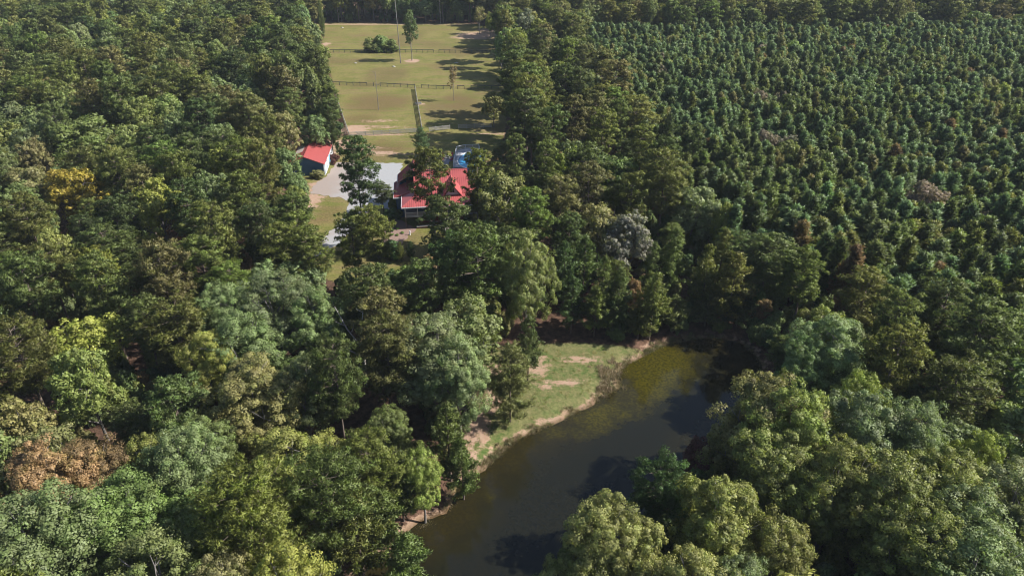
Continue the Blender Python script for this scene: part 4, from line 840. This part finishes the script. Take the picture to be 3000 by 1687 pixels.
# porch floor, posts, rails
MB().box(((EX1-.4)/2,(YM-.0)/2+.0,1.1),(EX1-.4,YM,.2)).build('porch_floor',M_deck,house)
MB().box((1.3,4.0,1.09),(2.5,2.7,.2)).build('porch_floor',M_deck,house)
MB().box(((XM+X1)/2,YM-.1,-.35),(X1-XM-.1,.12,2.5)).build('foundation',M_brick,house)
for x_ in [.08+k*2.9 for k in range(6)]: MB().box((x_,.12,-.3),(.2,.2,2.6)).build('stilt',M_bark,house)
pm=MB().box((0,0,1.3),(.16,.16,2.62)).mesh('porch_post',M_white)
PXs=[.08+k*2.72 for k in range(7)]
for x in PXs: o=obj('porch_post',pm,house); o.location=(x,.06,1.15)
for y in (2.7,5.1): o=obj('porch_post',pm,house); o.location=(.08,y,1.15)
bm_=MB().box((0,0,0),(.035,.035,.8)).mesh('baluster',M_white)
for k in range(6):
    if k==3: continue
    a,b_=PXs[k],PXs[k+1]; rl_=MB().box(((a+b_)/2,.06,2.15),(b_-a-.16,.08,.09)).build('handrail',M_white,house); MB().box(((a+b_)/2,.06,1.32),(b_-a-.16,.08,.08)).build('bottom_rail',M_white,house)
    for j in range(1,19): o=obj('baluster',bm_,rl_); o.location=(a+(b_-a)*j/19,.06,1.74)
for a,b_ in ((.14,2.62),(2.78,5.02)):
    rl_=MB().box((.08,(a+b_)/2,2.15),(.08,b_-a,.09)).build('handrail',M_white,house); MB().box((.08,(a+b_)/2,1.32),(.08,b_-a,.08)).build('bottom_rail',M_white,house)
    for j in range(1,16): o=obj('baluster',bm_,rl_); o.location=(.08,a+(b_-a)*j/16,1.74)
for k in range(13): MB().box((PXs[3]+1.45,-.15-.28*k,1.0-.2*k-.1),(2.2,.28,.2)).build('step',M_concrete,house)
for x in (4.3,6.4,11.0,12.9):
    wn=MB().box((x,YM-.03,2.6),(1.0,.06,1.5)).build('window',M_glass,house); f_=MB(); f_.box((x,YM-.08,1.82),(1.2,.06,.1)).box((x,YM-.08,3.38),(1.2,.06,.1)).box((x-.55,YM-.08,2.6),(.1,.06,1.46)).box((x+.55,YM-.08,2.6),(.1,.06,1.46)).box((x,YM-.07,2.6),(1.0,.03,.05)); f_.build('frame',M_white,wn)
dd=MB().box((8.9,YM-.04,2.25),(1.0,.08,2.1)).build('door',M_chair,house); MB().box((9.25,YM-.12,2.2),(.06,.08,.12)).build('handle',M_dark,dd)
# brick retaining wall with pale coping in front of the lawn side
a=P(1222,668); b_=P(1300,664); rw=thing('retaining_wall','low red brick retaining wall with pale coping below the porch','wall',(a[0],a[1],0),math.atan2(b_[1]-a[1],b_[0]-a[0])); L=float(np.hypot(*(b_-a)[:2]))
MB().box((L/2,0,.2),(L,.35,.5)).build('brickwork',M_brick,rw); MB().box((L/2,-.1,.48),(L+.1,.65,.07)).build('coping',M_concrete,rw)
# ------------------------------------------------------------------ pool with deck
pw,n,b=mat('pool_water'); n.links.new(mixc(n,noise(n,.8,3,.5,pos(n)),(0.02,0.20,0.42),(0.03,0.30,0.50)),b.inputs['Base Color']); b.inputs['Roughness'].default_value=.08
PX,PY=-11.0,178.6; pool=thing('swimming_pool','oval above-ground pool of bright blue water with a white rim','pool',(PX,PY,0))
def oval(rx,ry,k=28): return [(rx*math.cos(2*math.pi*i/k),ry*math.sin(2*math.pi*i/k)) for i in range(k)]
o1=oval(3.7,6.2); mb=MB(); n_=len(o1)
mb.add([(x,y,0) for x,y in o1]+[(x,y,1.3) for x,y in o1],[(i,(i+1)%n_,(i+1)%n_+n_,i+n_) for i in range(n_)]); mb.build('side_wall',plain('pool_wall',(0.16,0.3,0.5),.5),pool)
o2=oval(3.5,6.0); mb=MB(); mb.add([(x,y,1.1) for x,y in o2],[tuple(range(n_))]); mb.build('water',pw,pool)
oA,oB=oval(3.82,6.32),oval(3.5,6.0); mb=MB(); mb.add([(x,y,1.38) for x,y in oA]+[(x,y,1.38) for x,y in oB]+[(x,y,1.28) for x,y in oA]+[(x,y,1.0) for x,y in oB],[(i,(i+1)%n_,(i+1)%n_+n_,i+n_) for i in range(n_)]+[(i,i+2*n_,(i+1)%n_+2*n_,(i+1)%n_) for i in range(n_)]+[(i+n_,(i+1)%n_+n_,(i+1)%n_+3*n_,i+3*n_) for i in range(n_)]); mb.build('rim',M_white,pool)
deck=thing('pool_deck','raised grey deck with white railing along the left of the pool','deck',(0,0,0))
dx0,dx1,dy0,dy1=-15.4,-14.0,173.2,186.0
for k in range(0,int((dy1-dy0)/.3)): 
    y=dy0+.15+k*.3; t=(y-PY)/6.35; xr=PX-3.85*math.sqrt(max(0,1-t*t)) if abs(t)<1 else PX+.5
    MB().box(((dx0+xr)/2,y,1.25),(xr-dx0,.27,.05)).build('deck_board',M_deck,deck)
RP=[(dx0,dy0),(dx0,dy1),(-13.0,187.6),(-9.3,187.8),(-9.0,185.4)]
def railing(par,pts,z0,z1,wd=.09):
    for i in range(len(pts)-1):
        a=Vector((*pts[i],0)); b=Vector((*pts[i+1],0)); L=(b-a).length; n=max(1,int(round(L/2)))
        for j in range(n+(i==len(pts)-2)): q=a+(b-a)*j/n; MB().box((q.x,q.y,(z1)/2),(.12,.12,z1+.1)).build('railing_post',M_white,par)
        rl_=MB().bar(a+Vector((0,0,z1)),b+Vector((0,0,z1)),wd,.08).build('handrail',M_white,par); MB().bar(a+Vector((0,0,z0+.1)),b+Vector((0,0,z0+.1)),wd*.8,.06).build('bottom_rail',M_white,par)
        mb=MB()
        for j in range(int(L/.14)): q=a+(b-a)*(j*.14/L); mb.box((q.x,q.y,(z0+z1)/2+.05),(.03,.03,z1-z0-.1))
        tag(mb.build('balusters',M_white,rl_),kind='stuff')
railing(deck,RP,1.3,2.35)
MB().poly([(dx0,dy1-.05,1.27),(-13,187.5,1.27),(-9.4,187.7,1.27),(-9.1,185.2,1.27),(-14.,185.2,1.27)],.06).build('corner_decking',M_deck,deck)
# ------------------------------------------------------------------ fire pit, chairs, paving stones
fp=thing('fire_pit','round stone fire pit on the slate patio','fire pit',(pit[0],pit[1],.03))
sm_=MB().box((0,0,0),(.42,.26,.16)).mesh('stone',M_stone)
for l in range(2):
    for k in range(12): a=(k+.5*l)*math.pi/6; o=obj('stone',sm_,fp); o.location=(.8*math.cos(a),.8*math.sin(a),.08+.165*l); o.rotation_euler=(random.gauss(0,.03),random.gauss(0,.03),a+math.pi/2)
MB().add([(.68*math.cos(t),.68*math.sin(t),.06) for t in ang],[tuple(range(len(ang)))]).build('ash_bed',M_dark,fp)
def chair(label,u,v):
    p=P(u,v); t=thing('garden_chair',label,'chair',(p[0],p[1],.03),math.atan2(pit[1]-p[1],pit[0]-p[0])-math.pi/2,'red chairs round the fire pit')
    s=MB(); [s.box((0,-.25+.11*k+.12,.36-.03*(4-k)+.06),(.56,.1,.025)) for k in range(5)]; s.build('seat',M_chair,t)
    for k in range(5): x=-.24+.12*k; h=.86-.06*abs(k-2); MB().bar((x*.85,-.24,.26),(x*1.1,-.24-h*.42,.26+h),.1,.025).build('back_slat',M_chair,t)
    for sx in(-1,1):
        MB().box((sx*.36,-.03,.58),(.14,.74,.03)).build('armrest',M_chair,t); MB().box((sx*.33,.3,.29),(.05,.1,.58)).build('leg',M_chair,t); MB().bar((sx*.31,.3,.3),(sx*.31,-.5,.05),.05,.12).build('leg',M_chair,t)
chair('red garden chair behind the fire pit, left',1300,460); chair('red garden chair behind the fire pit, right',1322,459); chair('red garden chair in front of the fire pit, left',1294,470); chair('red garden chair in front of the fire pit, right',1323,471)
wk=tag(obj('paved_walk',None),'slate paved walk leading from the round patio to the house','walk',kind='structure')
a=P(1303,474); b_=P(1291,528)
for j in range(12):
    for s_ in (-.62,.62):
        c=a+(b_-a)*(j+.5)/12; MB().box((c[0]+s_,c[1],.03),(1.16,abs(b_-a)[1]/12-.08,.06),random.gauss(0,.01)).build('paving_slab',mw if j<9 else M_concrete,wk)
# little things on the mulch bed and lawn
wp=P(1201,688); g=thing('garden_marker','small white garden ornament at the edge of the mulch bed','ornament',(wp[0],wp[1],0)); MB().tube([(0,0,0),(0,0,.5),(.05,0,.9),(0,0,1.0)],[.16,.1,.13,.05],8).build('figure',M_white,g,True)
lp=P(1101,612); g=thing('lamp_post','thin white post beside the corner of the gravel yard','post',(lp[0],lp[1],0)); MB().box((0,0,.9),(.09,.09,1.8)).build('post',M_white,g); MB().box((0,0,1.9),(.2,.2,.22)).build('lamp_head',M_white,g)
bd=MB(); q0=P(1143,600); q1=P(1130,650); bd.bar((q0[0],q0[1],.1),(q1[0],q1[1],.1),.25,.16); tag(bd.build('border_edging',M_concrete),'low pale edging between the drive and the mulch bed','edging')
for i,(u,v) in enumerate([(1136,655),(1152,658),(1135,664),(1157,667),(1166,672),(1150,676),(1139,680),(1178,684),(1163,690),(1148,690)]):
    p=P(u,v); c,tr=BUSH[i%3]; g=thing('seedling','small green clump in the mulch bed, '+['nearest the pale edging','second in the back row','left of the middle row','third in the back row','at the right end of the back row','in the middle','front left','front right end','front row, right of middle','front row, left of middle'][i],'plant',(p[0],p[1],.02),i*.9,'small green clumps in the mulch bed'); o=obj('foliage',c,g); o.scale=(.2,.2,.1); o['tint']=[.16,.23,.06]
for i,(u,v) in enumerate([(1337,185),(1003,82),(1042,186),(1154,196)]):
    p=P(u,v); g=MB(); r=random.Random(i); g.tube([(0,0,-.1),(0,0,.15),(.1,0,.35)],[.5,.55,.2],7); o=g.build('rock',M_stone,None,True); o.location=(p[0],p[1],0); o.scale=(1.3,.9,.8); tag(o,['pale flat rock right of centre in the pasture','small pale rock in the far left of the pasture','pale rock left of the tall pole','small pale rock nearest the tall pole'][i],'rock')

# ------------------------------------------------------------------ thin air haze
hz_=MB().box((0,300,34.5),(1700,1500,78)).mesh('haze',plain('haze_box',(1,1,1))) ; hm=bpy.data.materials.new('air'); hm.use_nodes=True; hn=hm.node_tree; hn.nodes.clear()
vo=hn.nodes.new('ShaderNodeVolumePrincipled'); vo.inputs['Density'].default_value=0.00009; vo.inputs['Color'].default_value=(.78,.88,1,1); ou=hn.nodes.new('ShaderNodeOutputMaterial'); hn.links.new(vo.outputs[0],ou.inputs['Volume'])
hz_.materials.clear(); hz_.materials.append(hm); tag(obj('haze',hz_),'thin bluish haze over the woods','haze',kind='stuff')
